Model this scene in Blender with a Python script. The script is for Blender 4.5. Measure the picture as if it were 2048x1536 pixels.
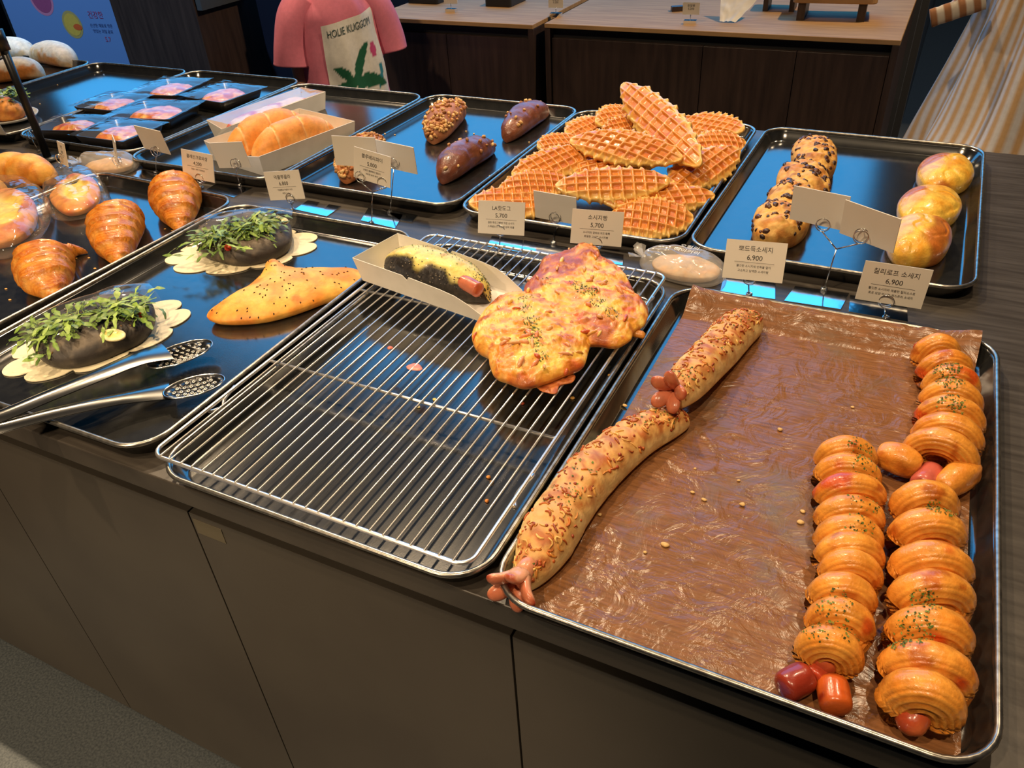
import bpy, bmesh, math, random
from mathutils import Vector, Matrix, Euler, noise as NZ
import numpy as np

for _o in list(bpy.data.objects): bpy.data.objects.remove(_o)
SC = bpy.context.scene
COL = SC.collection
PI = math.pi

# ---------------------------------------------------------------- camera
F_PX = 1564.8
CAM = Vector((0.2489, -0.3812, 1.3816))
YAW, PITCH, ROLL = 0.4947, 0.6259, -0.0645
_cy, _sy, _cp, _sp = math.cos(YAW), math.sin(YAW), math.cos(PITCH), math.sin(PITCH)
_fw = Vector((-_sy * _cp, _cy * _cp, -_sp)); _rt = Vector((_cy, _sy, 0)); _up = _rt.cross(_fw)
_cr, _sr = math.cos(ROLL), math.sin(ROLL)
_X = _cr * _rt + _sr * _up; _Y = -_sr * _rt + _cr * _up
cam_d = bpy.data.cameras.new('camera'); cam_d.sensor_width = 36; cam_d.lens = F_PX / 2048 * 36
cam_d.clip_start = 0.02
cam = bpy.data.objects.new('camera', cam_d); COL.objects.link(cam)
_m = Matrix((( _X.x, _Y.x, -_fw.x, CAM.x), (_X.y, _Y.y, -_fw.y, CAM.y), (_X.z, _Y.z, -_fw.z, CAM.z), (0, 0, 0, 1)))
cam.matrix_world = _m
SC.camera = cam

# ---------------------------------------------------------------- view, world, lamps
SC.view_settings.view_transform = 'Standard'
SC.view_settings.look = 'None'
SC.view_settings.exposure = 0.0
SC.view_settings.gamma = 1.0
W = bpy.data.worlds.new('world'); SC.world = W; W.use_nodes = True
W.node_tree.nodes['Background'].inputs[0].default_value = (0.25, 0.5, 1.0, 1)
W.node_tree.nodes['Background'].inputs[1].default_value = 0.3
SKY = (0.06, 0.45, 1.0); SKY_E = 2.4          # daylight seen through the big window
WARM = (1.0, 0.74, 0.46)
LAMPS = [  # ceiling spots over the shop and added fill spots: position, aim, watts, cone, radius
    ((-1.7, 1.9, 4.1), (-0.45, 0.35, 0.8), 320, 60, .05),
    ((0.6, 1.9, 4.1), (0.1, 0.45, 0.8), 150, 60, .05),
    ((-3.0, 1.7, 4.1), (-1.6, 0.8, 0.8), 200, 60, .05),
    ((-0.8, -2.8, 2.5), (-0.6, 0.0, 0.15), 330, 32, .08),  # warm fill added to brighten the counter front panels
    ((0.7, -1.0, 4.1), (0.3, 0.2, 0.8), 170, 55, .06),
    ((-1.0, -1.3, 4.1), (-0.7, 0.4, 0.8), 260, 55, .06),  # warm fill added high in front for cards and bread
    ((1.8, 2.6, 4.1), (-0.5, 2.7, 0.8), 420, 50, .06),  # warm fill added to raise the back cabinets
    ((-3.4, 0.2, 4.1), (-3.2, 2.3, 0.8), 600, 46, .1, (.5, .72, 1)),  # cool fill added to bring out the banner and left background
    ((1.3, 4.6, 4.1), (0.9, 5.2, 0.0), 150, 90, .1, (.7, .85, 1)),  # cool fill added for the floor far back on the right
    ((-1.1, 0.55, 4.1), (-1.2, -0.24, 0.0), 1300, 11, .02),
]

def G(u, v, z):
    """the point of the horizontal plane at height z that pixel (u, v) shows"""
    d = _X * ((u - 1024) / F_PX) + _Y * (-(v - 768) / F_PX) + _fw
    return CAM + d * ((z - CAM.z) / d.z)
def GY(u, v, y):
    d = _X * ((u - 1024) / F_PX) + _Y * (-(v - 768) / F_PX) + _fw
    return CAM + d * ((y - CAM.y) / d.y)
def S(r, g, b):
    f = lambda c: (c / 255 / 12.92) if c <= 10 else ((c / 255 + .055) / 1.055) ** 2.4
    return (f(r), f(g), f(b))

# ---------------------------------------------------------------- mesh helpers
class MB:
    def __init__(s): s.v = []; s.f = []; s.c = []; s.mi = []
    def add(s, vs, fs, col=None, mi=0):
        o = len(s.v); s.v += [tuple(p) for p in vs]
        s.f += [tuple(i + o for i in f) for f in fs]; s.mi += [mi] * len(fs)
        if col is None: s.c += [(1, 1, 1)] * len(vs)
        elif isinstance(col, tuple): s.c += [col] * len(vs)
        else: s.c += list(col)
        return s
    def grid(s, rows, closed_u=False, closed_v=False, col=None, cap=False, flip=False, mi=0):
        """rows: list of rows of points"""
        nu, nv = len(rows), len(rows[0]); vs = [p for r in rows for p in r]; fs = []
        for i in range(nu if closed_u else nu - 1):
            for j in range(nv if closed_v else nv - 1):
                a, b = i * nv + j, i * nv + (j + 1) % nv
                c, d = ((i + 1) % nu) * nv + (j + 1) % nv, ((i + 1) % nu) * nv + j
                fs.append((d, c, b, a) if flip else (a, b, c, d))
        if cap:
            a = tuple(range(nv)); b = tuple((nu - 1) * nv + j for j in range(nv))
            fs += [a if flip else a[::-1], b[::-1] if flip else b]
        return s.add(vs, fs, col, mi)
    def tube(s, path, r, seg=8, closed=False, col=None, mi=0, squash=None):
        path = [Vector(p) for p in path]; n = len(path); rows = []; cols = []
        R = r if isinstance(r, (list, tuple)) else [r] * n
        ref = None
        for i, p in enumerate(path):
            a = path[(i - 1) % n] if closed or i > 0 else p
            b = path[(i + 1) % n] if closed or i < n - 1 else p
            t = (b - a).normalized() if (b - a).length > 1e-9 else Vector((0, 0, 1))
            if ref is None:
                ref = Vector((0, 0, 1)) if abs(t.z) < .9 else Vector((1, 0, 0))
            u = (ref - t * ref.dot(t)); u = u.normalized() if u.length > 1e-6 else t.orthogonal().normalized()
            ref = u; w = t.cross(u)
            rows.append([p + (u * math.cos(2 * PI * k / seg) + w * math.sin(2 * PI * k / seg)) * R[i] for k in range(seg)])
        return s.grid(rows, closed_u=closed, closed_v=True, cap=not closed, col=col, mi=mi)
    def box(s, lo, hi, col=None, mi=0):
        x0, y0, z0 = lo; x1, y1, z1 = hi
        return s.add([(x0, y0, z0), (x1, y0, z0), (x1, y1, z0), (x0, y1, z0), (x0, y0, z1), (x1, y0, z1), (x1, y1, z1), (x0, y1, z1)],
                     [(3, 2, 1, 0), (4, 5, 6, 7), (0, 1, 5, 4), (1, 2, 6, 5), (2, 3, 7, 6), (3, 0, 4, 7)], col, mi)
    def prism(s, pts, z0, z1, col=None, mi=0):
        n = len(pts)
        if sum(pts[i][0] * pts[(i + 1) % n][1] - pts[(i + 1) % n][0] * pts[i][1] for i in range(n)) < 0: pts = pts[::-1]
        vs = [(p[0], p[1], z0) for p in pts] + [(p[0], p[1], z1) for p in pts]
        return s.add(vs, [tuple(range(n))[::-1], tuple(range(n, 2 * n))] + [(i, (i + 1) % n, n + (i + 1) % n, n + i) for i in range(n)], col, mi)
    def build(s, name, mat, parent=None, loc=(0, 0, 0), rot=(0, 0, 0), smooth=True, bevel=0, sub=0):
        me = bpy.data.meshes.new(name); me.from_pydata(s.v, [], s.f); me.update()
        mats = mat if isinstance(mat, (list, tuple)) else [mat]
        for m in mats: me.materials.append(m)
        if len(mats) > 1: me.polygons.foreach_set('material_index', s.mi)
        if any(c != (1, 1, 1) for c in s.c[:50] + s.c[-50:]):
            at = me.color_attributes.new('col', 'FLOAT_COLOR', 'POINT')
            at.data.foreach_set('color', np.array([(c[0], c[1], c[2], 1) for c in s.c], dtype=np.float32).ravel())
        if smooth: me.polygons.foreach_set('use_smooth', [True] * len(me.polygons))
        o = bpy.data.objects.new(name, me); COL.objects.link(o)
        o.location = loc; o.rotation_euler = rot
        if parent: o.parent = parent
        if bevel:
            b = o.modifiers.new('b', 'BEVEL'); b.width = bevel; b.segments = 2; b.limit_method = 'ANGLE'; b.angle_limit = .6
            b.harden_normals = False
        if sub:
            b = o.modifiers.new('s', 'SUBSURF'); b.levels = sub; b.render_levels = sub
        return o

def tag(o, label=None, cat=None, group=None, kind=None):
    if label: o['label'] = label
    if cat: o['category'] = cat
    if group: o['group'] = group
    if kind: o['kind'] = kind
    return o
def thing(name, label, cat, loc=(0, 0, 0), rot=0, group=None):
    o = bpy.data.objects.new(name, None); COL.objects.link(o); o.empty_display_size = .02
    o.location = loc; o.rotation_euler = rot if isinstance(rot, (tuple, list, Euler)) else (0, 0, rot)
    return tag(o, label, cat, group)
def copy_tree(o, parent=None):
    c = o.copy(); COL.objects.link(c); c.parent = parent
    for ch in list(o.children): copy_tree(ch, c)
    return c
def n3(x, y, z, s, o=1):
    t = 0; a = 1; w = 0
    for i in range(o):
        t += a * NZ.noise(Vector((x * s, y * s, z * s + 7.3 * i))); w += a; a *= .5; s *= 2.1
    return t / w
def sm(a, b, x):
    t = min(max((x - a) / (b - a), 0), 1); return t * t * (3 - 2 * t)
def mix(a, b, t): return tuple(a[i] * (1 - t) + b[i] * t for i in range(3))
def catmull(pts, n, closed=False):
    pts = [Vector(p) for p in pts]; m = len(pts); out = []
    segs = m if closed else m - 1
    for k in range(n):
        t = k / (n if closed else n - 1) * segs; i = min(int(t), segs - 1); f = t - i
        g = (lambda j: pts[j % m]) if closed else (lambda j: pts[min(max(j, 0), m - 1)])
        p0, p1, p2, p3 = g(i - 1), g(i), g(i + 1), g(i + 2)
        out.append(.5 * ((2 * p1) + (p2 - p0) * f + (2 * p0 - 5 * p1 + 4 * p2 - p3) * f * f + (3 * p1 - p0 - 3 * p2 + p3) * f ** 3))
    return out

# ---------------------------------------------------------------- materials
def nt(name):
    m = bpy.data.materials.new(name); m.use_nodes = True
    t = m.node_tree; b = t.nodes['Principled BSDF']; return m, t, b
def setp(b, base=None, rough=None, metal=None, spec=None, coat=None, trans=None, alpha=None, sss=None, ior=None, sheen=None):
    I = b.inputs
    if base is not None: I['Base Color'].default_value = (*base, 1)
    if rough is not None: I['Roughness'].default_value = rough
    if metal is not None: I['Metallic'].default_value = metal
    if spec is not None: I['Specular IOR Level'].default_value = spec
    if coat is not None: I['Coat Weight'].default_value = coat; I['Coat Roughness'].default_value = .12
    if trans is not None: I['Transmission Weight'].default_value = trans
    if alpha is not None: I['Alpha'].default_value = alpha
    if ior is not None: I['IOR'].default_value = ior
    if sss: I['Subsurface Weight'].default_value = sss; I['Subsurface Scale'].default_value = .004; I['Subsurface Radius'].default_value = (1, .5, .25)
    if sheen: I['Sheen Weight'].default_value = sheen
def bumpn(t, b, scale, dist, detail=3, coord=None):
    n = t.nodes.new('ShaderNodeTexNoise'); n.inputs['Scale'].default_value = scale; n.inputs['Detail'].default_value = detail
    tc = t.nodes.new('ShaderNodeTexCoord'); t.links.new(tc.outputs['Object'], n.inputs['Vector'])
    u = t.nodes.new('ShaderNodeBump'); u.inputs['Strength'].default_value = 1; u.inputs['Distance'].default_value = dist
    t.links.new(n.outputs['Fac'], u.inputs['Height']); t.links.new(u.outputs[0], b.inputs['Normal'])
    return n
def plain(name, base, rough=.5, metal=0, bump=0, bscale=300, **k):
    m, t, b = nt(name); setp(b, base, rough, metal, **k)
    if bump: bumpn(t, b, bscale, bump)
    return m
def mottled(name, c1, c2, scale=30, rough=.5, bump=0, bscale=200, stretch=None, detail=4, lo=.35, hi=.65, r2=None, **k):
    m, t, b = nt(name); setp(b, c1, rough, **k)
    tc = t.nodes.new('ShaderNodeTexCoord'); mp = t.nodes.new('ShaderNodeMapping'); n = t.nodes.new('ShaderNodeTexNoise')
    n.inputs['Scale'].default_value = scale; n.inputs['Detail'].default_value = detail
    if stretch: mp.inputs['Scale'].default_value = stretch
    t.links.new(tc.outputs['Object'], mp.inputs[0]); t.links.new(mp.outputs[0], n.inputs['Vector'])
    r = t.nodes.new('ShaderNodeValToRGB'); r.color_ramp.elements[0].position = lo; r.color_ramp.elements[1].position = hi
    r.color_ramp.elements[0].color = (*c1, 1); r.color_ramp.elements[1].color = (*c2, 1)
    t.links.new(n.outputs['Fac'], r.inputs[0]); t.links.new(r.outputs[0], b.inputs['Base Color'])
    if r2 is not None:
        q = t.nodes.new('ShaderNodeMapRange'); q.inputs[1].default_value = lo; q.inputs[2].default_value = hi
        q.inputs[3].default_value = rough; q.inputs[4].default_value = r2
        t.links.new(n.outputs['Fac'], q.inputs[0]); t.links.new(q.outputs[0], b.inputs['Roughness'])
    if bump: bumpn(t, b, bscale, bump)
    return m
def vcol(name, rough=.5, bump=.0006, bscale=250, var=.25, vscale=90, **k):
    """baked goods: colour from the 'col' attribute, broken up by fine noise"""
    m, t, b = nt(name); setp(b, None, rough, **k)
    a = t.nodes.new('ShaderNodeAttribute'); a.attribute_name = 'col'
    tc = t.nodes.new('ShaderNodeTexCoord'); n = t.nodes.new('ShaderNodeTexNoise'); n.inputs['Scale'].default_value = vscale; n.inputs['Detail'].default_value = 5
    t.links.new(tc.outputs['Object'], n.inputs['Vector'])
    q = t.nodes.new('ShaderNodeMapRange'); q.inputs[1].default_value = .3; q.inputs[2].default_value = .7; q.inputs[3].default_value = 1 - var; q.inputs[4].default_value = 1 + var
    t.links.new(n.outputs['Fac'], q.inputs[0])
    x = t.nodes.new('ShaderNodeVectorMath'); x.operation = 'SCALE'
    t.links.new(a.outputs['Color'], x.inputs[0]); t.links.new(q.outputs[0], x.inputs['Scale']); t.links.new(x.outputs[0], b.inputs['Base Color'])
    if bump: bumpn(t, b, bscale, bump)
    return m
def film(name, tint=(1, 1, 1), rough=.08, body=.12, wrinkle=.0008, wscale=40, cloud=(.8, .8, .8)):
    """thin clear plastic: mostly see-through, glossy"""
    m, t, b = nt(name); out = t.nodes['Material Output']
    tr = t.nodes.new('ShaderNodeBsdfTransparent'); tr.inputs[0].default_value = (*tint, 1)
    gl = t.nodes.new('ShaderNodeBsdfGlossy'); gl.inputs['Roughness'].default_value = rough
    df = t.nodes.new('ShaderNodeBsdfDiffuse'); df.inputs[0].default_value = (*cloud, 1)
    fr = t.nodes.new('ShaderNodeFresnel'); bf = t.nodes.new('ShaderNodeNewGeometry'); mr = t.nodes.new('ShaderNodeMapRange'); mr.inputs[3].default_value = 1.5; mr.inputs[4].default_value = 1 / 1.5
    t.links.new(bf.outputs['Backfacing'], mr.inputs[0]); t.links.new(mr.outputs[0], fr.inputs[0])
    m1 = t.nodes.new('ShaderNodeMixShader'); m1.inputs[0].default_value = body
    m2 = t.nodes.new('ShaderNodeMixShader')
    tc = t.nodes.new('ShaderNodeTexCoord'); n = t.nodes.new('ShaderNodeTexNoise'); n.inputs['Scale'].default_value = wscale; n.inputs['Detail'].default_value = 2
    t.links.new(tc.outputs['Object'], n.inputs['Vector'])
    u = t.nodes.new('ShaderNodeBump'); u.inputs['Distance'].default_value = wrinkle; t.links.new(n.outputs['Fac'], u.inputs['Height'])
    for q in (gl, fr, df): t.links.new(u.outputs[0], q.inputs['Normal'])
    t.links.new(tr.outputs[0], m1.inputs[1]); t.links.new(df.outputs[0], m1.inputs[2])
    t.links.new(fr.outputs[0], m2.inputs[0]); t.links.new(m1.outputs[0], m2.inputs[1]); t.links.new(gl.outputs[0], m2.inputs[2])
    t.links.new(m2.outputs[0], out.inputs[0]); t.nodes.remove(b)
    return m
def emit(name, c, e):
    m, t, b = nt(name); setp(b, (0, 0, 0), .5); b.inputs['Emission Color'].default_value = (*c, 1); b.inputs['Emission Strength'].default_value = e
    return m

M = dict(
    tray=mottled('tray_coating', (.012, .012, .0115), (.018, .018, .017), 60, .14, ior=2.3, bump=.00003, bscale=900),
    rim=mottled('worn_rim', (.30, .28, .25), (.55, .52, .46), 120, .3, metal=.95),
    steel=plain('steel', (.75, .74, .72), .16, 1), chrome=plain('chrome', (.82, .8, .78), .3, .9),
    plate=plain('plate_steel', (.85, .87, .88), .1, 1, bump=.0003, bscale=25),
    tongs=mottled('tong_steel', (.22, .22, .21), (.30, .30, .30), 15, .2, metal=1),
    black=plain('black_satin', (.012, .012, .013), .35), dark=plain('near_black', (.004, .004, .005), .6),
    table=mottled('table_wood', (.036, .030, .025), (.07, .06, .049), 9, .33, stretch=(1, 14, 1), lo=.3, hi=.7, r2=.42, bump=.0002, bscale=60),
    panel=mottled('front_panel', (.05, .042, .034), (.062, .053, .042), 4, .42, bump=.00005, bscale=500),
    slab=mottled('slab_edge', (.055, .045, .04), (.07, .06, .05), 20, .45),
    oak=mottled('oak_top', (.36, .20, .085), (.52, .31, .14), 7, .62, spec=.25, stretch=(1, 12, 1), lo=.3, hi=.7),
    walnut=mottled('walnut_door', (.030, .018, .015), (.06, .036, .028), 6, .42, stretch=(9, 9, .8), lo=.3, hi=.7),
    floor=mottled('floor_stone', (.035, .042, .048), (.075, .085, .09), 240, .5, detail=6, bump=.0003, bscale=300),
    wall=plain('wall_paint', (.05, .05, .055), .8), ceil=plain('ceiling_paint', (.07, .062, .055), .8),
    card=plain('card_paper', (.78, .72, .62), .55), ink=plain('ink', (.02, .018, .016), .6), inkf=plain('faint_ink', (.5, .47, .42), .6),
    kraft=mottled('white_board', (.78, .74, .66), (.84, .80, .72), 30, .6),
    cream=plain('cream_paper', (.86, .76, .52), .6),
)

# ---------------------------------------------------------------- lamps
def struct(name, mb, m, **k): return tag(mb.build(name, m, **k), kind='structure')
def lamp(loc, aim, watts, cone, rad, colour=WARM):
    t = thing('ceiling_or_fill_spot', 'black spotlight, either a ceiling spot of the shop or an added fill', 'light', loc, 0, 'ceiling spotlights over the shop')  # same body for the shop's spots and the added fills
    d = (Vector(aim) - Vector(loc)).normalized()
    q = d.to_track_quat('-Z', 'Y').to_euler(); t.rotation_euler = q
    mb = MB(); mb.grid([[(.045 * math.cos(a), .045 * math.sin(a), z) for a in [2 * PI * k / 24 for k in range(24)]] for z in (-.02, .13)], closed_v=True)
    mb.build('lamp_shade', M['black'], t)
    ld = bpy.data.lights.new('bulb', 'SPOT'); ld.energy = watts; ld.color = colour; ld.spot_size = math.radians(cone); ld.spot_blend = .5; ld.shadow_soft_size = rad
    lo = bpy.data.objects.new('bulb', ld); COL.objects.link(lo); lo.parent = t; lo.location = (0, 0, -.03)
    # stem up to the ceiling
    st = MB(); inv = Vector((0, 0, 1)); inv.rotate(q.to_matrix().inverted().to_quaternion())
    top = inv * (4.3 - loc[2]) ; st.tube([(0, 0, .10), Vector((0, 0, .12)) + top], .008, 8); st.build('drop_rod', M['black'], t)
for l in LAMPS: lamp(*l)

# ---------------------------------------------------------------- room
RX0, RX1, RY0, RY1, RH = -6.2, 3.2, -3.2, 3.7, 4.3
struct('floor', MB().add([(RX0, RY0, 0), (RX1, RY0, 0), (RX1, 8.2, 0), (RX0, 8.2, 0)], [(0, 1, 2, 3)]), M['floor'], smooth=False)
struct('ceiling', MB().add([(RX0, RY0, RH), (RX1, RY0, RH), (RX1, 8.2, RH), (RX0, 8.2, RH)], [(3, 2, 1, 0)]), M['ceil'], smooth=False)
struct('wall_left', MB().box((RX0 - .1, RY0, 0), (RX0, 8.2, RH)), M['wall'], smooth=False)
struct('wall_right', MB().box((RX1, RY0, 0), (RX1 + .1, 8.2, RH)), M['wall'], smooth=False)
struct('wall_front', MB().box((RX0, RY0 - .1, 0), (RX1, RY0, RH)), M['wall'], smooth=False)
WX0, WX1, WZ0, WZ1 = -6.0, 0.18, 1.12, 3.95
wb = MB(); wb.box((RX0, RY1, 0), (.17, RY1 + .12, WZ0)).box((RX0, RY1, WZ1), (RX1, RY1 + .12, RH)).box((RX0, RY1, WZ0), (WX0, RY1 + .12, WZ1)).box((WX1, RY1, WZ0), (.9, RY1 + .12, WZ1))
struct('wall_back', wb, M['wall'], smooth=False)
struct('wall_far', MB().box((.17, 8.1, 0), (RX1, 8.2, RH)).box((.17, RY1 + .12, 0), (.2, 8.1, RH)), M['wall'], smooth=False)
wf = thing('window_1', 'large daylight window high in the back wall', 'window', ((WX0 + WX1) / 2, RY1 + .05, WZ0)); del wf['label']; del wf['category']; wf['kind'] = 'structure'
hw = (WX1 - WX0) / 2; hh = WZ1 - WZ0
MB().add([(-hw, .04, 0), (hw, .04, 0), (hw, .04, hh), (-hw, .04, hh)], [(0, 1, 2, 3)]).build('pane', emit('daylight_pane', SKY, SKY_E), wf, smooth=False)
fr = MB()
for x in (-hw + .02, hw - .02): fr.box((x - .02, -.03, 0), (x + .02, .03, hh))
for z in (.02, hh - .02): fr.box((-hw, -.03, z - .02), (hw, .03, z + .02))
fr.build('frame', M['black'], wf, smooth=False)

# ---------------------------------------------------------------- display counter
TZ = .805
ct = thing('display_counter', 'long dark counter with wood-grain top and brown front panels under the trays', 'counter', (-1.2, .7, 0))
def cpt(name, lo, hi, m, b=.001):
    o = Vector((-1.2, .7, 0)); lo = Vector(lo) - o; hi = Vector(hi) - o
    return MB().box(lo, hi).build(name, m, ct, smooth=False, bevel=b)
cpt('worktop', (-3.4, .011, TZ - .03), (1.3, 1.365, TZ), M['table'], .0015)
cpt('dark_strip', (-3.38, .06, .06), (1.28, 1.33, TZ - .03), M['dark'], 0)  # near-black box set back behind the front panels
xs = [.008 + .43 * k for k in range(3, -9, -1)]
for a, b_ in zip(xs[1:], xs[:-1]): cpt('front_panel', (a + .0012, .03, .03), (b_ - .0012, .045, TZ - .072), M['panel'], .0006)
cpt('plinth', (-3.35, .1, 0), (1.25, 1.3, .06), M['black'], 0)
cpt('tape_patch', (-.417, .0293, .70), (-.372, .03, .724), plain('paper_tape', (.10, .085, .055), .6), 0)

# ---------------------------------------------------------------- baking trays
def rrect(x0, y0, x1, y1, r, n=8):
    out = []
    for cx, cy, a0 in ((x1 - r, y1 - r, 0), (x0 + r, y1 - r, PI / 2), (x0 + r, y0 + r, PI), (x1 - r, y0 + r, 1.5 * PI)):
        for k in range(n + 1):
            a = a0 + PI / 2 * k / n; out.append((cx + r * math.cos(a), cy + r * math.sin(a)))
    return out
TW, TL, TH = .4035, .598, .025
def make_tray(label):
    t = thing('baking_tray', label, 'tray', group='black baking trays on the counter')
    mb = MB(); rows = []
    prof = [(.016, .0), (.012, .0015), (.004, TH - .006), (.002, TH - .003)]
    inner = [(.0035, TH - .003), (.0052, TH - .006), (.0135, .0035), (.0165, .0018), (.020, .0016)]
    for ins, z in prof + inner:
        rows.append([(x, y, z) for x, y in rrect(ins, ins, TW - ins, TL - ins, .045 - ins)])
    mb.grid(rows, closed_v=True)
    k = len(rows[0]); mb.f.append(tuple(range(8 * k, 9 * k))); mb.mi.append(0)
    mb.f.append(tuple(range(0, k))[::-1]); mb.mi.append(0)
    mb.build('pan', M['tray'], t)
    p = [(x, y, TH - .0015) for x, y in rrect(.0015, .0015, TW - .0015, TL - .0015, .0435)]
    MB().tube(p, .0031, 8, closed=True).build('rolled_rim', M['rim'], t)
    return t
TR = {1: (0, 0, 0), 2: (-.411, .0005, .0008), 3: (-.8431, .0134, .0068), 4: (-1.2762, .0468, -.0366), 5: (-.0255, .7217, -.0091), 6: (-.4373, .7195, .0069),
      7: (-.8530, .7344, -.0110), 8: (-1.262, .722, 0), 9: (-1.672, .752, .004), 10: (-2.083, .745, 0), 11: (-2.495, .745, 0)}
TLAB = {1: 'black baking tray lined with brown paper under the sausage pastries', 2: 'black baking tray beneath the wire cooling rack',
        3: 'black baking tray holding the two arugula breads and the tongs', 4: 'black baking tray holding three croissants',
        5: 'black baking tray holding chocolate chip scones and yellow buns', 6: 'black baking tray heaped with waffle pastries',
        7: 'black baking tray holding four chocolate breads', 8: 'black baking tray holding white boxes of long rolls',
        9: 'black baking tray holding pastries sealed in clear bags', 10: 'nearly empty black baking tray left of the bagged pastries',
        11: 'black baking tray of sugared breads at the far left'}
proto = make_tray(TLAB[1])
for k, (x, y, a) in TR.items():
    o = proto if k == 1 else copy_tree(proto)
    o.location = (x, y, TZ + .0002); o.rotation_euler = (0, 0, a); o['label'] = TLAB[k]
ZB = TZ + .0022          # inside floor of a tray
# ---------------------------------------------------------------- back cabinets
def cabinet(label, x0, x1, y0, y1, seams, z=TZ):
    t = thing('storage_cabinet', label, 'cabinet', ((x0 + x1) / 2, (y0 + y1) / 2, 0)); o = Vector(t.location)
    def p(name, lo, hi, m, b=.001): return MB().box(Vector(lo) - o, Vector(hi) - o).build(name, m, t, smooth=False, bevel=b)
    p('wooden_top', (x0, y0, z - .014), (x1, y1, z), M['oak'], .0015)
    p('body', (x0 + .004, y0 + .03, .05), (x1 - .004, y1 - .005, z - .0142), M['dark'], 0)
    p('side_panel', (x0, y0 + .002, 0), (x0 + .02, y1, z - .0145), M['walnut'])
    p('side_panel', (x1 - .02, y0 + .002, 0), (x1, y1, z - .0145), M['walnut'])
    e = [x0 + .021] + seams + [x1 - .021]
    for a, b in zip(e[:-1], e[1:]): p('door', (a + .001, y0 + .012, .06), (b - .001, y0 + .03, z - .048), M['walnut'])
    return t
cabinet('long walnut cabinet with a pale oak top, right of the gap behind the counter', -.955, .168, 2.25, 2.95, [-.405, -.115])
cabinet('shorter walnut cabinet with an oak top, behind the pink shirt', -1.66, -.985, 2.22, 2.92, [-1.34])
tc_ = thing('tall_cabinet', 'dark brown cabinet side between the banner and the dark filler block', 'cabinet', (-2.75, 2.4, 0))
MB().box((-.27, -.2, 0), (.23, .25, .93)).build('body', M['walnut'], tc_, smooth=False, bevel=.003)
MB().box((.231, -.19, .80), (.26, .1, .86)).build('handle', plain('grey_handle', (.06, .06, .06), .5), tc_, smooth=False)
bl = thing('dark_filler_block', 'made-up dark block standing in for the dark gap left of the pink shirt', 'filler block', (-2.2, 2.65, 0))  # dark block made up to fill an unclear dark gap
MB().box((-.22, -.2, 0), (.3, .25, .95)).build('body', plain('navy_black', (.004, .007, .018), .45), bl, smooth=False, bevel=.01)
MB().box((.1, -.21, .1), (.13, -.2, .93)).build('highlight_strip', plain('highlight_navy', (.006, .014, .04), .3), bl, smooth=False, bevel=.002)  # bluish strip painted in for a faint vertical highlight

# banner with fruit pictures
bn = thing('display_banner', 'pale blue standing banner with round food pictures and red lettering, far left', 'banner', (-3.45, 2.3, 0), .06)
MB().box((-.42, -.004, .12), (.33, .004, 1.02)).build('sheet', plain('banner_blue', (.12, .24, .5), .6), bn, smooth=False)
def disc(mb, cx, cz, r, y, col, sx=1, n=28):
    mb.add([(cx, y, cz)] + [(cx + r * sx * math.cos(2 * PI * k / n), y, cz + r * math.sin(2 * PI * k / n)) for k in range(n)],
           [(0, 1 + k, 1 + (k + 1) % n) for k in range(n)], col)
vplain = vcol('print_colours', .6, bump=0, var=.05)
d = MB(); disc(d, -.15, .80, .075, -.0045, S(190, 120, 150)); disc(d, -.15, .80, .062, -.005, S(150, 70, 110)); disc(d, .0, .69, .062, -.0045, S(170, 150, 90)); disc(d, .0, .69, .05, -.005, S(205, 170, 70)); disc(d, .03, .68, .014, -.0055, S(210, 90, 40), 2)
d.build('food_picture', vplain, bn, smooth=False)
def text_mesh(s, size, ext=0.0):
    cu = bpy.data.curves.new('t', 'FONT'); cu.body = s; cu.size = size; cu.align_x = 'CENTER'; cu.align_y = 'CENTER'; cu.extrude = ext; cu.resolution_u = 3
    o = bpy.data.objects.new('t', cu); COL.objects.link(o)
    dg = bpy.context.evaluated_depsgraph_get(); dg.update()
    me = bpy.data.meshes.new_from_object(o.evaluated_get(dg)); bpy.data.objects.remove(o); bpy.data.curves.remove(cu)
    return me
def text(name, s, size, mat, parent, loc, rot=(PI / 2, 0, 0), width=None):
    me = text_mesh(s, size); me.materials.clear(); me.materials.append(mat)
    if width and len(me.vertices):
        xs_ = [v.co.x for v in me.vertices]; w = max(xs_) - min(xs_); k = width / w
        for v in me.vertices: v.co.x *= k
    o = bpy.data.objects.new(name, me); COL.objects.link(o); o.parent = parent; o.location = loc; o.rotation_euler = rot
    return o
text('red_lettering', '건강한', .035, plain('banner_red', (.35, .06, .16), .6), bn, (.17, -.0052, .735))
text('small_lettering', '신선한 재료로 만든', .018, plain('banner_navy', (.04, .07, .2), .6), bn, (.185, -.0052, .69))
text('small_lettering', '맛있는 과일 음료', .018, bpy.data.materials['banner_navy'], bn, (.185, -.0052, .665))
text('red_lettering', '5.7', .03, bpy.data.materials['banner_red'], bn, (.20, -.0052, .63))
MB().box((-.45, .005, 0), (-.43, .03, 1.04)).box((-.435, -.16, 0), (-.425, .2, .02)).build('stand', M['black'], bn, smooth=False)
bx = thing('menu_board_stand', 'black boxy stand at the top left corner beside the banner', 'stand', (-3.45, 1.72, 0))
MB().box((-.2, -.05, .92), (.33, .05, 1.1)).build('board', plain('stand_navy', (.006, .02, .06), .4), bx, smooth=False, bevel=.01)
MB().box((.27, -.015, 0), (.30, .015, .93)).build('post', M['black'], bx, smooth=False)
MB().box((.12, -.15, 0), (.4, .15, .012)).build('foot', M['black'], bx, smooth=False)
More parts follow.
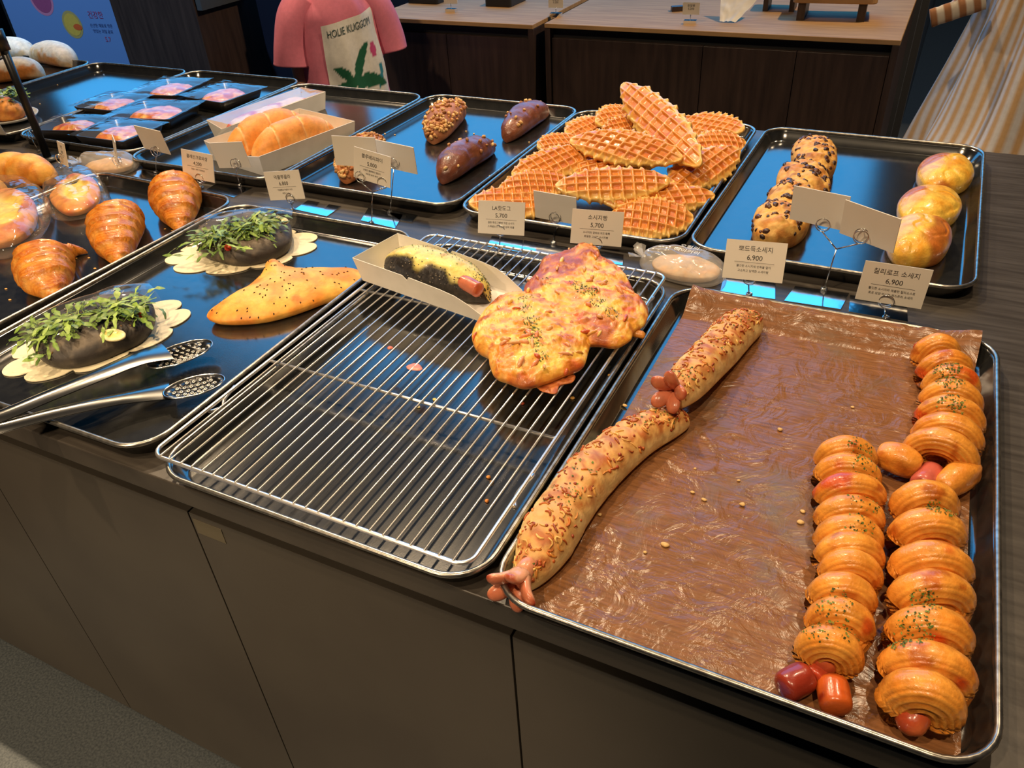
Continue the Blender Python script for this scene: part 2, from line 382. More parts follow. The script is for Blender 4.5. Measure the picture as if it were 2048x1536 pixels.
# ================================================================ pastry builders
RNG = random.Random(4)
def sweep(mb, path, rx, rz, seg=18, up=(0, 0, 1), disp=None, colf=None, caps=True):
    """tube of oval section along path; up: reference direction, rz is measured along it"""
    n = len(path); path = [Vector(p) for p in path]; rows = []; cols = []
    up = Vector(up)
    for i, p in enumerate(path):
        t = (path[min(i + 1, n - 1)] - path[max(i - 1, 0)]).normalized()
        u = up - t * up.dot(t)
        if u.length < .05: u = (Vector((0, 1, 0)) - t * t.y)
        u.normalize(); w = t.cross(u); s = i / (n - 1)
        a_ = rx(s) if callable(rx) else rx; b_ = rz(s) if callable(rz) else rz
        r = []
        for k in range(seg):
            th = 2 * PI * k / seg; q = w * (a_ * math.cos(th)) + u * (b_ * math.sin(th))
            d = disp(s, th, p + q) if disp else 0
            q = q + q.normalized() * d; r.append(p + q); cols.append(colf(s, th, p + q, d) if colf else (1, 1, 1))
        rows.append(r)
    mb.grid(rows, closed_v=True, cap=caps, col=cols); return rows
def loaf(mb, sp, W, H, nu=80, nv=36, disp=None, colf=None, flat=.3, pw=2.6, base=0.0):
    """bread lying along the line sp: half widths W and heights H along it, flat underside"""
    ts = [.5 - .5 * math.cos(PI * (i + .5) / nu) for i in range(nu)]; ts[0] = 0.0005; ts[-1] = .9995
    fine = catmull(sp, 200); L = [0]
    for a, b in zip(fine[:-1], fine[1:]): L.append(L[-1] + (b - a).length)
    def at(t):
        d = t * L[-1]; k = min(max(np.searchsorted(L, d) - 1, 0), 198); f = (d - L[k]) / max(L[k + 1] - L[k], 1e-9)
        return fine[k].lerp(fine[k + 1], f), (fine[min(k + 2, 199)] - fine[max(k - 1, 0)]).normalized()
    lin = lambda A, t: float(np.interp(t, np.linspace(0, 1, len(A)), A))
    rows = []; cols = []
    for t in ts:
        c, d = at(t); nrm = Vector((-d.y, d.x, 0)).normalized(); e = max(1 - abs(2 * t - 1) ** pw, 0) ** .5
        w, h = lin(W, t) * e, lin(H, t) * (e * .85 + .15 * min(1, e * 3)); r = []
        zc = base + c.z
        for k in range(nv):
            th = 2 * PI * k / nv; ct, st = math.cos(th), math.sin(th)
            x = math.copysign(abs(ct) ** .85, ct) * w
            z = h * (flat + (1 - flat) * st) if st >= 0 else h * flat * (1 - abs(st) ** .6)
            dd = disp(t, th, c.x + nrm.x * x, c.y + nrm.y * x, zc + z) if disp else 0
            if st < 0: dd *= max(0, 1 + st * 3)
            x += ct * dd * e; z += max(st, 0) * dd * e
            p = Vector((c.x + nrm.x * x, c.y + nrm.y * x, zc + z)); r.append(p)
            cols.append(colf(t, th, p, dd) if colf else (1, 1, 1))
        rows.append(r)
    mb.grid(rows, closed_v=True, cap=True, col=cols, flip=True); return rows
def patty(mb, out, h, nr=30, na=110, pw=2.2, edge=.35, top=None, colf=None, base=0.0, tuck=.08, cen=None):
    """domed bread from an outline (list of local xy)"""
    B = catmull([(p[0], p[1], 0) for p in out], na, closed=True)
    area = sum(B[i].x * B[(i + 1) % na].y - B[(i + 1) % na].x * B[i].y for i in range(na))
    if area < 0: B = B[::-1]
    c = Vector(cen) if cen else sum(B, Vector()) / na
    c = Vector((c[0], c[1], 0)); rows = []; cols = []
    def put(r, x, y, z, rho, d): r.append((x, y, z)); cols.append(colf(x, y, z, rho, d) if colf else (1, 1, 1))
    for s, zz in ((.3, 0), (.86, 0), (1 - tuck, .0008)):
        r = []
        for b in B: q = c + (b - c) * s; put(r, q.x, q.y, base + zz, 1.0, 0)
        rows.append(r)
    for f in (.3, .65, 1.0):
        r = []
        for b in B:
            q = c + (b - c) * (1 - tuck * (1 - f) ** 2)
            put(r, q.x, q.y, base + h * edge * f, 1.0, 0)
        rows.append(r)
    for i in range(1, nr + 1):
        rho = 1 - i / nr * .985; rr = math.sin(rho * PI / 2) ** .9 ; r = []
        for b in B:
            q = c + (b - c) * rr; z = h * (edge + (1 - edge) * max(1 - rr ** pw, 0) ** .55)
            d = top(q.x, q.y, rr, math.atan2(q.y - c.y, q.x - c.x)) if top else 0
            put(r, q.x, q.y, base + z + d * min(1, (1 - rr) * 9 + .12), rr, d)
        rows.append(r)
    mb.grid(rows, closed_v=True, cap=True, col=cols); return rows
def loc_of(pts): return sum((Vector(p) for p in pts), Vector()) / len(pts)
def scatter_on(rows, n, zmin=.3, rng=None, imin=0, imax=None, up=False):
    """random surface spots (point, tangent a, tangent b, normal) of a swept grid"""
    rng = rng or RNG; out = []; nu = len(rows); nv = len(rows[0]); tries = 0
    while len(out) < n and tries < n * 60:
        tries += 1; i = rng.randint(max(1, imin), (imax or nu) - 2); j = rng.randrange(nv)
        p = Vector(rows[i][j]); a = Vector(rows[i + 1][j]) - Vector(rows[i - 1][j]); b = Vector(rows[i][(j + 1) % nv]) - Vector(rows[i][j - 1])
        nn = a.cross(b)
        if nn.length < 1e-12: continue
        nn.normalize(); cc = (Vector(rows[i][0]) + Vector(rows[i][nv // 2]) + Vector(rows[i][nv // 4]) + Vector(rows[i][3 * nv // 4])) / 4
        if (nn.z < 0) if up else ((p - cc).dot(nn) < 0): nn = -nn
        p = p + a * rng.uniform(-.5, .5) + b * rng.uniform(-.5, .5)
        if nn.z < zmin: continue
        out.append((p, a.normalized(), b.normalized(), nn))
    return out
def shreds(mb, spots, ln, r, cols, rng=None, curl=1.0):
    rng = rng or RNG
    for p, a, b, n in spots:
        an = rng.uniform(0, 2 * PI); d = (a * math.cos(an) + (n.cross(a)) * math.sin(an)).normalized(); s = n.cross(d); l = ln * rng.uniform(.5, 1.3); k = rng.uniform(-1, 1) * curl
        rr = r * rng.uniform(.7, 1.3); pts = [p + d * (l * (q - .5)) + s * (k * l * (q - .5) ** 2 * 1.6) + n * (rr * .4 - abs(q - .5) * rr * .6) for q in (0, .33, .66, 1)]
        mb.tube(pts, [rr * .6, rr, rr, rr * .6], 5, col=rng.choice(cols))
def flakes(mb, spots, sz, cols, rng=None):
    rng = rng or RNG
    for p, a, b, n in spots:
        an = rng.uniform(0, 2 * PI); d = (a * math.cos(an) + n.cross(a) * math.sin(an)) * sz * rng.uniform(.5, 1.2); e = n.cross(d) * rng.uniform(.4, .9)
        q = p + n * .0006; c = rng.choice(cols)
        mb.add([q + d, q + e + n * .0006, q - d + n * .0004, q - e], [(0, 1, 2, 3)], c)
GREENS = [S(74, 96, 30), S(95, 120, 40), S(52, 70, 22), S(120, 140, 60)]
M['dough'] = vcol('baked_dough', .5, bump=.0005, bscale=260, var=.16, sss=.12)
M['glaze'] = vcol('glazed_crust', .33, bump=.0006, bscale=300, var=.22, coat=.15)
M['cheese'] = vcol('melted_cheese', .42, bump=.0009, bscale=200, var=.16, sss=.1, coat=.08)
M['meat'] = vcol('sausage_skin', .3, bump=.0003, bscale=260, var=.12, sss=.15, coat=.35)
M['flake'] = vcol('dry_flakes', .8, bump=0, var=.2)
M['crust'] = vcol('matte_crust', .6, bump=.0008, bscale=220, var=.18)

# ================================================================ tray 1: brown paper
def paper_lining():
    t = Vector((.2, .3, ZB)); nx, ny = 120, 150; rows = []
    x0, x1, y0, y1 = .022, .383, .019, .592
    for j in range(ny + 1):
        r = []
        for i in range(nx + 1):
            u, v = i / nx, j / ny; x = x0 + (x1 - x0) * u; y = y0 + (y1 - y0) * v
            z = .0009 + .0006 * n3(x, y, 0, 14, 2) + .0003 * n3(x, y, 3, 60, 2)
            cr = abs(n3(x + .3 * n3(x, y, 1, 9), y, 2, 11, 2)); z += .0022 * max(0, .10 - cr) / .10 * sm(.2, .6, abs(n3(x, y, 9, 5)))
            # the far edge rides up over the tray wall, crinkled
            k = sm(.545, .592, y); z += .0225 * k + k * (1 - k) * .010 * n3(x, y, 4, 42, 2) + k * .0016 * n3(x, y, 5, 60)
            y_ = y - .004 * k * n3(x, 0, 8, 40) + .004 * sm(.585, .592, y)
            cn = sm(.33, .383, x) * sm(.54, .592, y); z += .010 * cn
            cl = sm(.07, .02, x) * sm(.54, .592, y); z += .004 * cl
            r.append((x - t.x, y_ - t.y, max(z, .0006)))
        rows.append(r)
    mb = MB(); mb.grid(rows)
    m, tr, b = nt('brown_glassine'); setp(b, (.2, .08, .03), .3, spec=.5)
    tc = tr.nodes.new('ShaderNodeTexCoord'); mp = tr.nodes.new('ShaderNodeMapping'); mp.inputs['Scale'].default_value = (3, 34, 1)
    n1 = tr.nodes.new('ShaderNodeTexNoise'); n1.inputs['Scale'].default_value = 10; n1.inputs['Detail'].default_value = 6
    tr.links.new(tc.outputs['Object'], mp.inputs[0]); tr.links.new(mp.outputs[0], n1.inputs['Vector'])
    r1 = tr.nodes.new('ShaderNodeValToRGB'); r1.color_ramp.elements[0].position = .3; r1.color_ramp.elements[1].position = .72
    r1.color_ramp.elements[0].color = (*S(112, 74, 44), 1); r1.color_ramp.elements[1].color = (*S(148, 100, 62), 1)
    n2 = tr.nodes.new('ShaderNodeTexNoise'); n2.inputs['Scale'].default_value = 6; n2.inputs['Detail'].default_value = 7; n2.inputs['Roughness'].default_value = .65
    tr.links.new(tc.outputs['Object'], n2.inputs['Vector'])
    r2 = tr.nodes.new('ShaderNodeValToRGB'); r2.color_ramp.elements[0].position = .52; r2.color_ramp.elements[1].position = .66
    r2.color_ramp.elements[0].color = (0, 0, 0, 1); r2.color_ramp.elements[1].color = (.75, .75, .75, 1)
    mx = tr.nodes.new('ShaderNodeMix'); mx.data_type = 'RGBA'; mx.inputs[7].default_value = (*S(112, 98, 82), 1)
    tr.links.new(n1.outputs['Fac'], r1.inputs[0]); tr.links.new(n2.outputs['Fac'], r2.inputs[0])
    tr.links.new(r2.outputs[0], mx.inputs[0]); tr.links.new(r1.outputs[0], mx.inputs[6]); tr.links.new(mx.outputs[2], b.inputs['Base Color'])
    q = tr.nodes.new('ShaderNodeMapRange'); q.inputs[3].default_value = .26; q.inputs[4].default_value = .42
    tr.links.new(r2.outputs[0], q.inputs[0]); tr.links.new(q.outputs[0], b.inputs['Roughness'])
    n4 = tr.nodes.new('ShaderNodeTexNoise'); n4.inputs['Scale'].default_value = 24; n4.inputs['Detail'].default_value = 5; n4.inputs['Distortion'].default_value = 1.5
    tr.links.new(tc.outputs['Object'], n4.inputs['Vector'])
    bu = tr.nodes.new('ShaderNodeBump'); bu.inputs['Distance'].default_value = .004; tr.links.new(n4.outputs['Fac'], bu.inputs['Height']); tr.links.new(bu.outputs[0], b.inputs['Normal'])
    o = mb.build('paper_lining', m, loc=t)
    tag(o, 'crinkled brown glassine paper lining the tray with the sausage pastries', 'baking paper')
paper_lining()

DC, DB, DR = S(240, 214, 150), S(214, 150, 70), S(168, 78, 26)
def sausage_bread(px, label, W, stars, seed, zoff=0.0, rise=None):
    rng = random.Random(seed)
    pts = [G(u, v, ZB + .016) for u, v in px]; o = loc_of(pts); o.z = ZB + .0015 + zoff
    sp = [Vector((p.x - o.x, p.y - o.y, 0)) for p in pts]
    if rise:
        for p, r in zip(sp, rise): p.z = r
    t = thing('sausage_bread', label, 'bread', o)
    NB = 11
    def disp(s, th, x, y, z):
        ph = s * NB + .16 * math.cos(th) + .25 * n3(x, y, z, 20)
        return -.0030 * (1 - abs(math.sin(PI * ph)) ** .5) + .0013 * n3(x, y, z + seed, 70, 2)
    def colf(s, th, p, d):
        topness = sm(.1, .8, math.sin(th) + .35 * n3(p.x, p.y, p.z + seed, 45, 2) + .25 * math.cos(th + 2.2))
        c = mix(DC, DB, topness * .8); q = sm(-.15, .22, n3(p.x, p.y, p.z + 5 + seed, 90, 3)) * topness * sm(-.3, .15, n3(p.x, p.y, seed, 16, 2) + .1)
        return mix(c, DR, q * .8)
    mb = MB(); rows = loaf(mb, sp, W, [w * 1.5 for w in W], nu=150, nv=48, disp=disp, colf=colf, flat=.38, pw=5)
    mb.build('dough', M['dough'], t)
    k = MB(); shreds(k, scatter_on(rows, 190, .5, rng), .0080, .0011, [S(196, 110, 44), S(176, 86, 32), S(215, 140, 62), S(232, 176, 96), S(236, 186, 104), S(150, 66, 26)], rng)
    for p, a, b, n in scatter_on(rows, 80, .45, rng):
        r_ = rng.uniform(.001, .0022); k.tube([p - n * r_ * .3, p + n * r_ * .4, p + n * r_ * .7], [r_, r_ * .9, r_ * .3], 7, col=rng.choice([S(190, 95, 35), S(160, 66, 25)]))
    tag(k.build('cheese_shreds', M['cheese'], t), kind='stuff')
    f = MB(); sp_ = scatter_on(rows, 260, .5, rng); cl = [rng.uniform(0, 1) for _ in range(7)]
    for p, a, b, n in sp_: pass
    near = []
    for p, a, b, n in scatter_on(rows, 900, .5, rng):
        if any((p - Vector(rows[int(c * 140) + 5][12])).length < .017 for c in cl): near.append((p, a, b, n))
    flakes(f, near[:200], .0014, GREENS, rng); tag(f.build('parsley_flakes', M['flake'], t), kind='stuff')
    SP = [S(222, 150, 112), S(206, 120, 86), S(230, 166, 130)]
    for ff, upk, zz in stars:
        ax = (sp[0] - sp[1]); ax.z = 0; ax = ax.normalized() + Vector((0, 0, upk)); ax.normalize(); c = sp[0] + ax * ff; c.z = zz; st = MB()
        e1 = ax.orthogonal().normalized(); e2 = ax.cross(e1)
        sweep(st, [c - ax * .03, c - ax * .012, c], .009, .009, 14, colf=lambda s, th, p, d: SP[0])
        for q in range(5):
            an = 2 * PI * q / 5 + rng.uniform(-.2, .2); rd = e1 * math.cos(an) + e2 * math.sin(an); L = rng.uniform(.8, 1.15)
            path = [c - ax * .004 + rd * .004, c + ax * .004 * L + rd * .008, c + ax * .013 * L + rd * .014 * L, c + ax * .017 * L + rd * .020 * L, c + ax * .018 * L + rd * .024 * L]
            path = catmull(path, 12)
            sweep(st, path, lambda s: .0085 * (1 - s ** 4) + .0008, lambda s: .0046 * (1 - s ** 4) + .0006, 12, up=ax,
                  colf=lambda s, th, p, d: mix(SP[1] if math.sin(th) > 0 else SP[2], S(170, 66, 40), sm(.75, 1, s)))
        st.build('sausage_star', M['meat'], t)['label'] = 'pink sausage end cut into open petals'
    return t
sausage_bread([(1040, 1165), (1075, 1112), (1130, 1020), (1190, 945), (1265, 880), (1330, 845), (1378, 826)],
              'long cheese-topped sausage bread in front, its petal-cut end over the tray edge', [.024, .0295, .027, .0275, .026, .024, .024], [(.000, .0, .020)], 3)
sausage_bread([(1340, 828), (1392, 762), (1432, 712), (1470, 665), (1514, 634)],
              'long cheese-topped sausage bread behind, its petal-cut end lying on the other bread', [.025, .026, .0265, .028, .029], [(-.004, .35, .046)], 8, rise=[.020, .013, .004, 0, 0])

# ---- spiral pastries around a sausage
OG, OY, OD = S(216, 122, 30), S(240, 168, 70), S(170, 76, 16)
def coil_pastry(label, rings, seed, extra=None, hh=.017, rr=.0135, tip=None, chunks=(), parsley=()):
    rng = random.Random(seed)
    Ls = [(G(*r[0], ZB + .014), G(*r[1], ZB + .014)) for r in rings]
    o = loc_of([p for q in Ls for p in q]); o.z = ZB + .0016
    t = thing('spiral_sausage_pastry', label, 'pastry', o); z = Vector((0, 0, 1))
    ax = (Ls[-1][0] + Ls[-1][1] - Ls[0][0] - Ls[0][1]).normalized()
    path = []
    for i, (L, R) in enumerate(Ls):
        L, R = Vector((L.x, L.y, 0)), Vector((R.x, R.y, 0)); d = (R - L).normalized(); L = L + d * rr; R = R - d * rr; mid = (L + R) / 2; hw = (R - L) / 2
        for k in range(15):
            a = PI * k / 14; path.append(mid - hw * math.cos(a) + z * (rr * .93 + hh * 1.35 * math.sin(a) ** .8))
        if i < len(Ls) - 1:
            L2 = Vector((Ls[i + 1][0].x, Ls[i + 1][0].y, 0)); R2 = Vector((Ls[i + 1][1].x, Ls[i + 1][1].y, 0)); dn = (L2 + R2) / 2
            path.append(R + (dn - R) * .3 + z * rr * .7); path.append((R + dn) / 2 * .5 + (L2 + mid) / 4 + z * rr * .6); path.append(L2 + d * rr * 1.6 + (L + d * 0 - L2) * .2 + z * rr * .7)
    path = [p - Vector((o.x, o.y, 0)) for p in path]; path = catmull(path, len(path) * 3)
    def disp(s, th, p):
        face = abs(math.cos(th)) ** 1.5
        return .0010 * face * math.sin(th * 19) + .0013 * n3(p.x, p.y, p.z + seed, 70, 3)
    def colf(s, th, p, d):
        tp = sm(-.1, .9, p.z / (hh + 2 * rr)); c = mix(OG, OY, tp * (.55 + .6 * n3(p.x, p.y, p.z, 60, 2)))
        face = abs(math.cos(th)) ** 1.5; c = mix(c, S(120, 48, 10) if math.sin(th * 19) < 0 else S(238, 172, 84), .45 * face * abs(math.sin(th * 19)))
        c = mix(c, OD, .8 * sm(.15, .45, n3(p.x, p.y, p.z + seed, 50, 3)))
        return mix(c, S(200, 60, 16), .8 * sm(.28, .42, n3(p.x, p.y, p.z + seed + 3, 24, 2)))
    mb = MB(); rows = sweep(mb, path, rr * .92, rr * 1.02, 60, up=ax.cross(z) if False else z, disp=disp, colf=colf)
    mb.build('puff_pastry_coil', M['glaze'], t)
    sa = MB(); mids = [Vector(((a.x + b.x) / 2 - o.x, (a.y + b.y) / 2 - o.y, rr * 1.3)) for a, b in Ls]
    p_ = list(mids)
    if tip: q = G(*tip, ZB + .012) - o; q.z = .013; p_ = p_ + [q]
    p_ = catmull(p_, 50); RED = S(186, 76, 42)
    sweep(sa, p_, lambda s: .0115 * min(1, (1 - s) * 14 + .35), lambda s: .0115 * min(1, (1 - s) * 14 + .35), 16, colf=lambda s, th, p, d: mix(RED, S(214, 110, 62), sm(0, .4, n3(p.x, p.y, p.z, 50, 2))))
    sa.build('sausage', M['meat'], t)
    for a, b, r_, c_, nm in chunks:
        A = G(*a, ZB + .013) - o; B = G(*b, ZB + .013) - o; ch = MB()
        if nm == 'dough_tail':
            A.z = B.z = r_ ; sweep(ch, catmull([A, (A + B) / 2 + z * .004, B], 24), lambda s: r_ * (.6 + .8 * math.sin(PI * s) ** .5) * .8, lambda s: r_ * (.5 + .6 * math.sin(PI * s) ** .5), 24, disp=disp, colf=colf); ch.build('dough_tail', M['glaze'], t)
        else:
            A.z = B.z = r_ * 1.05; sweep(ch, catmull([A, (A + B) / 2, B], 30), lambda s: r_ * max(1 - abs(2 * s - 1) ** 5, .02) ** .5, lambda s: r_ * max(1 - abs(2 * s - 1) ** 5, .02) ** .5, 20, disp=lambda s, th, p: .0006 * n3(p.x, p.y, p.z, 90), colf=lambda s, th, p, d: mix(c_, S(120, 26, 14), sm(0, .5, n3(p.x, p.y, p.z, 70, 2)))); ch.build('sausage_end', M['meat'], t)
    f = MB(); near = []
    cs = [G(u, v, ZB + .035) - o for u, v in parsley]
    for p, a, b, n in scatter_on(rows, 9000, .35, rng):
        if p.z > .026 and any((p.xy - c.xy).length < .014 for c in cs): near.append((p, a, b, n))
    flakes(f, near[:420], .0013, GREENS, rng); tag(f.build('parsley_flakes', M['flake'], t), kind='stuff')
    return t
coil_pastry('spiral pastry around a sausage in the left column of the brown-paper tray',
            [((1625, 925), (1752, 935)), ((1622, 958), (1762, 975)), ((1622, 1003), (1770, 1008)), ((1624, 1045), (1768, 1058)), ((1625, 1085), (1765, 1098)), ((1622, 1122), (1766, 1132)),
             ((1630, 1152), (1763, 1176)), ((1608, 1198), (1752, 1222)), ((1606, 1245), (1748, 1280)), ((1582, 1303), (1725, 1338))], 5, rr=.0150, hh=.014, tip=(1628, 1345),
            chunks=[((1640, 1340), (1622, 1362), .011, S(190, 70, 40), 'sausage_end'), ((1618, 1350), (1562, 1382), .0125, S(146, 48, 30), 'sausage_end'), ((1640, 1372), (1680, 1356), .006, OY, 'dough_tail'), ((1662, 1360), (1672, 1425), .0125, S(200, 92, 34), 'sausage_end')],
            parsley=[(1715, 912), (1725, 945), (1722, 1020), (1655, 1255), (1640, 1270), (1680, 1275), (1665, 1215), (1715, 1065)])
coil_pastry('spiral pastry around a sausage in the near right corner of the brown-paper tray',
            [((1772, 1026), (1914, 1036)), ((1769, 1085), (1928, 1092)), ((1769, 1148), (1943, 1166)), ((1767, 1212), (1943, 1219)), ((1761, 1276), (1943, 1305)), ((1747, 1341), (1949, 1387)), ((1747, 1397), (1926, 1447))], 9, rr=.0165, hh=.016, tip=(1806, 1468),
            parsley=[(1825, 1275), (1845, 1225), (1800, 1290), (1870, 1040)])
coil_pastry('spiral pastry with a loose curled end in the far right corner of the brown-paper tray',
            [((1817, 724), (1917, 727)), ((1827, 757), (1943, 760)), ((1838, 780), (1958, 798)), ((1830, 808), (1964, 833)), ((1824, 838), (1968, 871)), ((1818, 872), (1965, 909)), ((1800, 900), (1955, 948))], 13, rr=.0145, hh=.018,
            chunks=[((1868, 940), (1838, 978), .0125, S(196, 96, 80), 'sausage_end'), ((1755, 915), (1835, 945), .015, OY, 'dough_tail'), ((1945, 940), (1880, 985), .0135, OY, 'dough_tail'), ((1848, 697), (1836, 688), .0085, S(190, 50, 26), 'sausage_end')],
            parsley=[(1888, 757), (1893, 785), (1895, 830)])
# crumbs on the brown paper
def crumb(name, label, px, z, size, col, mat='crust', group=None, n=5, seed=1, flatk=.35):
    rng = random.Random(seed); p = G(*px, z); mb = MB(); out = [(size * rng.uniform(.6, 1.1) * math.cos(a), size * rng.uniform(.45, .8) * math.sin(a)) for a in [2 * PI * k / n for k in range(n)]]
    patty(mb, out, size * flatk * 2, nr=4, na=14, colf=lambda x, y, zz, r, d: col)
    return tag(mb.build(name, M[mat], loc=p), label, 'crumb', group)
for i, (u, v) in enumerate([(1385, 985), (1478, 962), (1408, 1000), (1290, 890), (1640, 955), (1605, 1024), (1600, 1045), (1560, 860), (1485, 1010), (1705, 815), (1250, 812), (1330, 760), (1290, 1105), (1390, 938), (1200, 1030), (1330, 1090)]):
    crumb('pastry_crumb', 'pale crumb lying on the brown baking paper', (u, v), ZB + .0016, RNG.uniform(.0022, .0045), S(222, 184, 120), group='crumbs on the brown paper', seed=i)

# ================================================================ tray 2: cooling rack
RZ = TZ + TH + .006
rk = thing('cooling_rack', 'chrome wire cooling rack lying across a black tray', 'rack', (-.4215, .016, RZ), -.003)
RW, RL = .4, .592
fr_ = [(x, y, 0) for x, y in rrect(0, 0, RW, RL, .016, 6)]
MB().tube(fr_, .0024, 8, closed=True).build('frame', M['chrome'], rk)
for k in range(25):
    x = RW * (k + 1) / 26; MB().tube([(x, .0, .0026), (x, RL, .0026)], .0013, 6).build('wire', M['chrome'], rk)
for y in (.197, .395): MB().tube([(.0, y, -.001), (RW, y, -.001)], .002, 8).build('cross_wire', M['chrome'], rk)
for x in (-.002, RW + .002):
    for y in (.10, .49): MB().tube(catmull([(x, y + .035, 0), (x + (.004 if x < 0 else -.004), y + .012, -.002), (x + (.006 if x < 0 else -.006), y + .004, -.0075), (x, y - .008, -.0078), (x, y - .014, 0)], 16), .0022, 8).build('foot', M['chrome'], rk)
ZR = RZ + .004

# ---- paper tray with the squid-ink hot dog
pA, pB, pC = G(726, 560, ZR), G(948, 638, ZR), G(1012, 574, ZR)
dx = (pB - pA); bl_ = dx.length; dx.normalize(); ang = math.atan2(dx.y, dx.x); bw = (pC - pB).length
bt = thing('paper_food_tray', 'open white paper tray holding the black cheese hot dog on the wire rack', 'paper tray', pA, ang)
bh = .036; w_ = .082; th_ = .0008
def sheet(name, pts, parent, m, thick=.0008, bevel=0):
    mb = MB(); P_ = [Vector(p) for p in pts]; n = (P_[1] - P_[0]).cross(P_[-1] - P_[0]).normalized() * thick; k = len(P_)
    mb.add([p for p in P_] + [p + n for p in P_], [tuple(range(k))[::-1], tuple(range(k, 2 * k))] + [(i, (i + 1) % k, k + (i + 1) % k, k + i) for i in range(k)])
    return mb.build(name, m, parent, smooth=False)
L_ = .235
def side_profile():
    return [(0, 0), (L_, 0), (L_ - .004, .010), (L_ - .03, .023), (L_ - .05, .030), (L_ - .075, .033), (L_ * .44, bh), (L_ * .42, bh - .006), (L_ * .39, bh), (-.006, bh + .002)]
sheet('front_wall', [(x, -.006 * z / bh, z) for x, z in side_profile()], bt, M['kraft'])
sheet('rear_wall', [(x, w_ + .006 * z / bh, z) for x, z in side_profile()], bt, M['kraft'])
sheet('bottom', [(0, 0, .0004), (L_, 0, .0004), (L_, w_, .0004), (0, w_, .0004)], bt, M['kraft'])
sheet('end_wall', [(0, 0, 0), (0, w_, 0), (-.006, w_ + .006, bh + .002), (-.006, -.006, bh + .002)], bt, M['kraft'])
hd = thing('squid_ink_hot_dog', 'black sesame bun with a pink sausage under melted cheese, in the paper tray', 'hot dog', bt.location + Vector((0, 0, .002)), ang)
BK = S(38, 34, 32)
def chd(t, th, p, d):
    c = mix(BK, S(70, 62, 56), sm(.0, .5, n3(p.x, p.y, p.z, 200, 2)))
    ch = sm(-.05, .22, math.sin(th) - .30 + 1.0 * n3(p.x, p.y, p.z + 4, 26, 2) + .35 * math.cos(th)) 
    cc = mix(S(232, 214, 120), S(214, 170, 74), sm(0, .45, n3(p.x, p.y, p.z, 60, 3)))
    return mix(c, cc, ch)
mb = MB(); rows = loaf(mb, [(.012, .042, 0), (.07, .041, 0), (.14, .042, 0), (.205, .043, 0)], [.028, .033, .034, .031, .026], [.044, .050, .050, .048, .042], nu=100, nv=50, pw=3.2, flat=.4,
    disp=lambda t, th, x, y, z: .0022 * n3(x, y, z, 45, 3) + .0016 * sm(-.05, .22, math.sin(th) - .30 + 1.0 * n3(x, y, z + 4, 26, 2) + .35 * math.cos(th)), colf=chd)
mb.build('cheesy_bun', M['cheese'], hd)
s_ = MB(); sweep(s_, catmull([(.150, .034, .028), (.178, .029, .029), (.203, .025, .027)], 20), lambda s: .0105 * min(1, (1 - s) * 16 + .6), lambda s: .0105 * min(1, (1 - s) * 16 + .6), 20, colf=lambda s, th, p, d: mix(S(206, 120, 88), S(180, 84, 60), sm(-.2, .3, n3(p.x, p.y, p.z, 80))))
s_.build('sausage', M['meat'], hd)
f = MB(); near = [q for q in scatter_on(rows, 1500, .5, RNG) if abs(q[0].y - .05) < .012]; flakes(f, near[:170], .0013, GREENS)
tag(f.build('parsley_flakes', M['flake'], hd), kind='stuff')
f = MB(); near = [q for q in scatter_on(rows, 900, .1, RNG) if abs(q[0].y - .042) > .018 or q[0].x > .18]
for p, a, b, n in near[:260]: f.tube([p - a * .0011, p + n * .0003, p + a * .0011], [.0003, .0008, .0003], 5, col=RNG.choice([S(150, 138, 120), S(30, 26, 24), S(90, 84, 80)]))
tag(f.build('sesame_seeds', M['flake'], hd), kind='stuff')

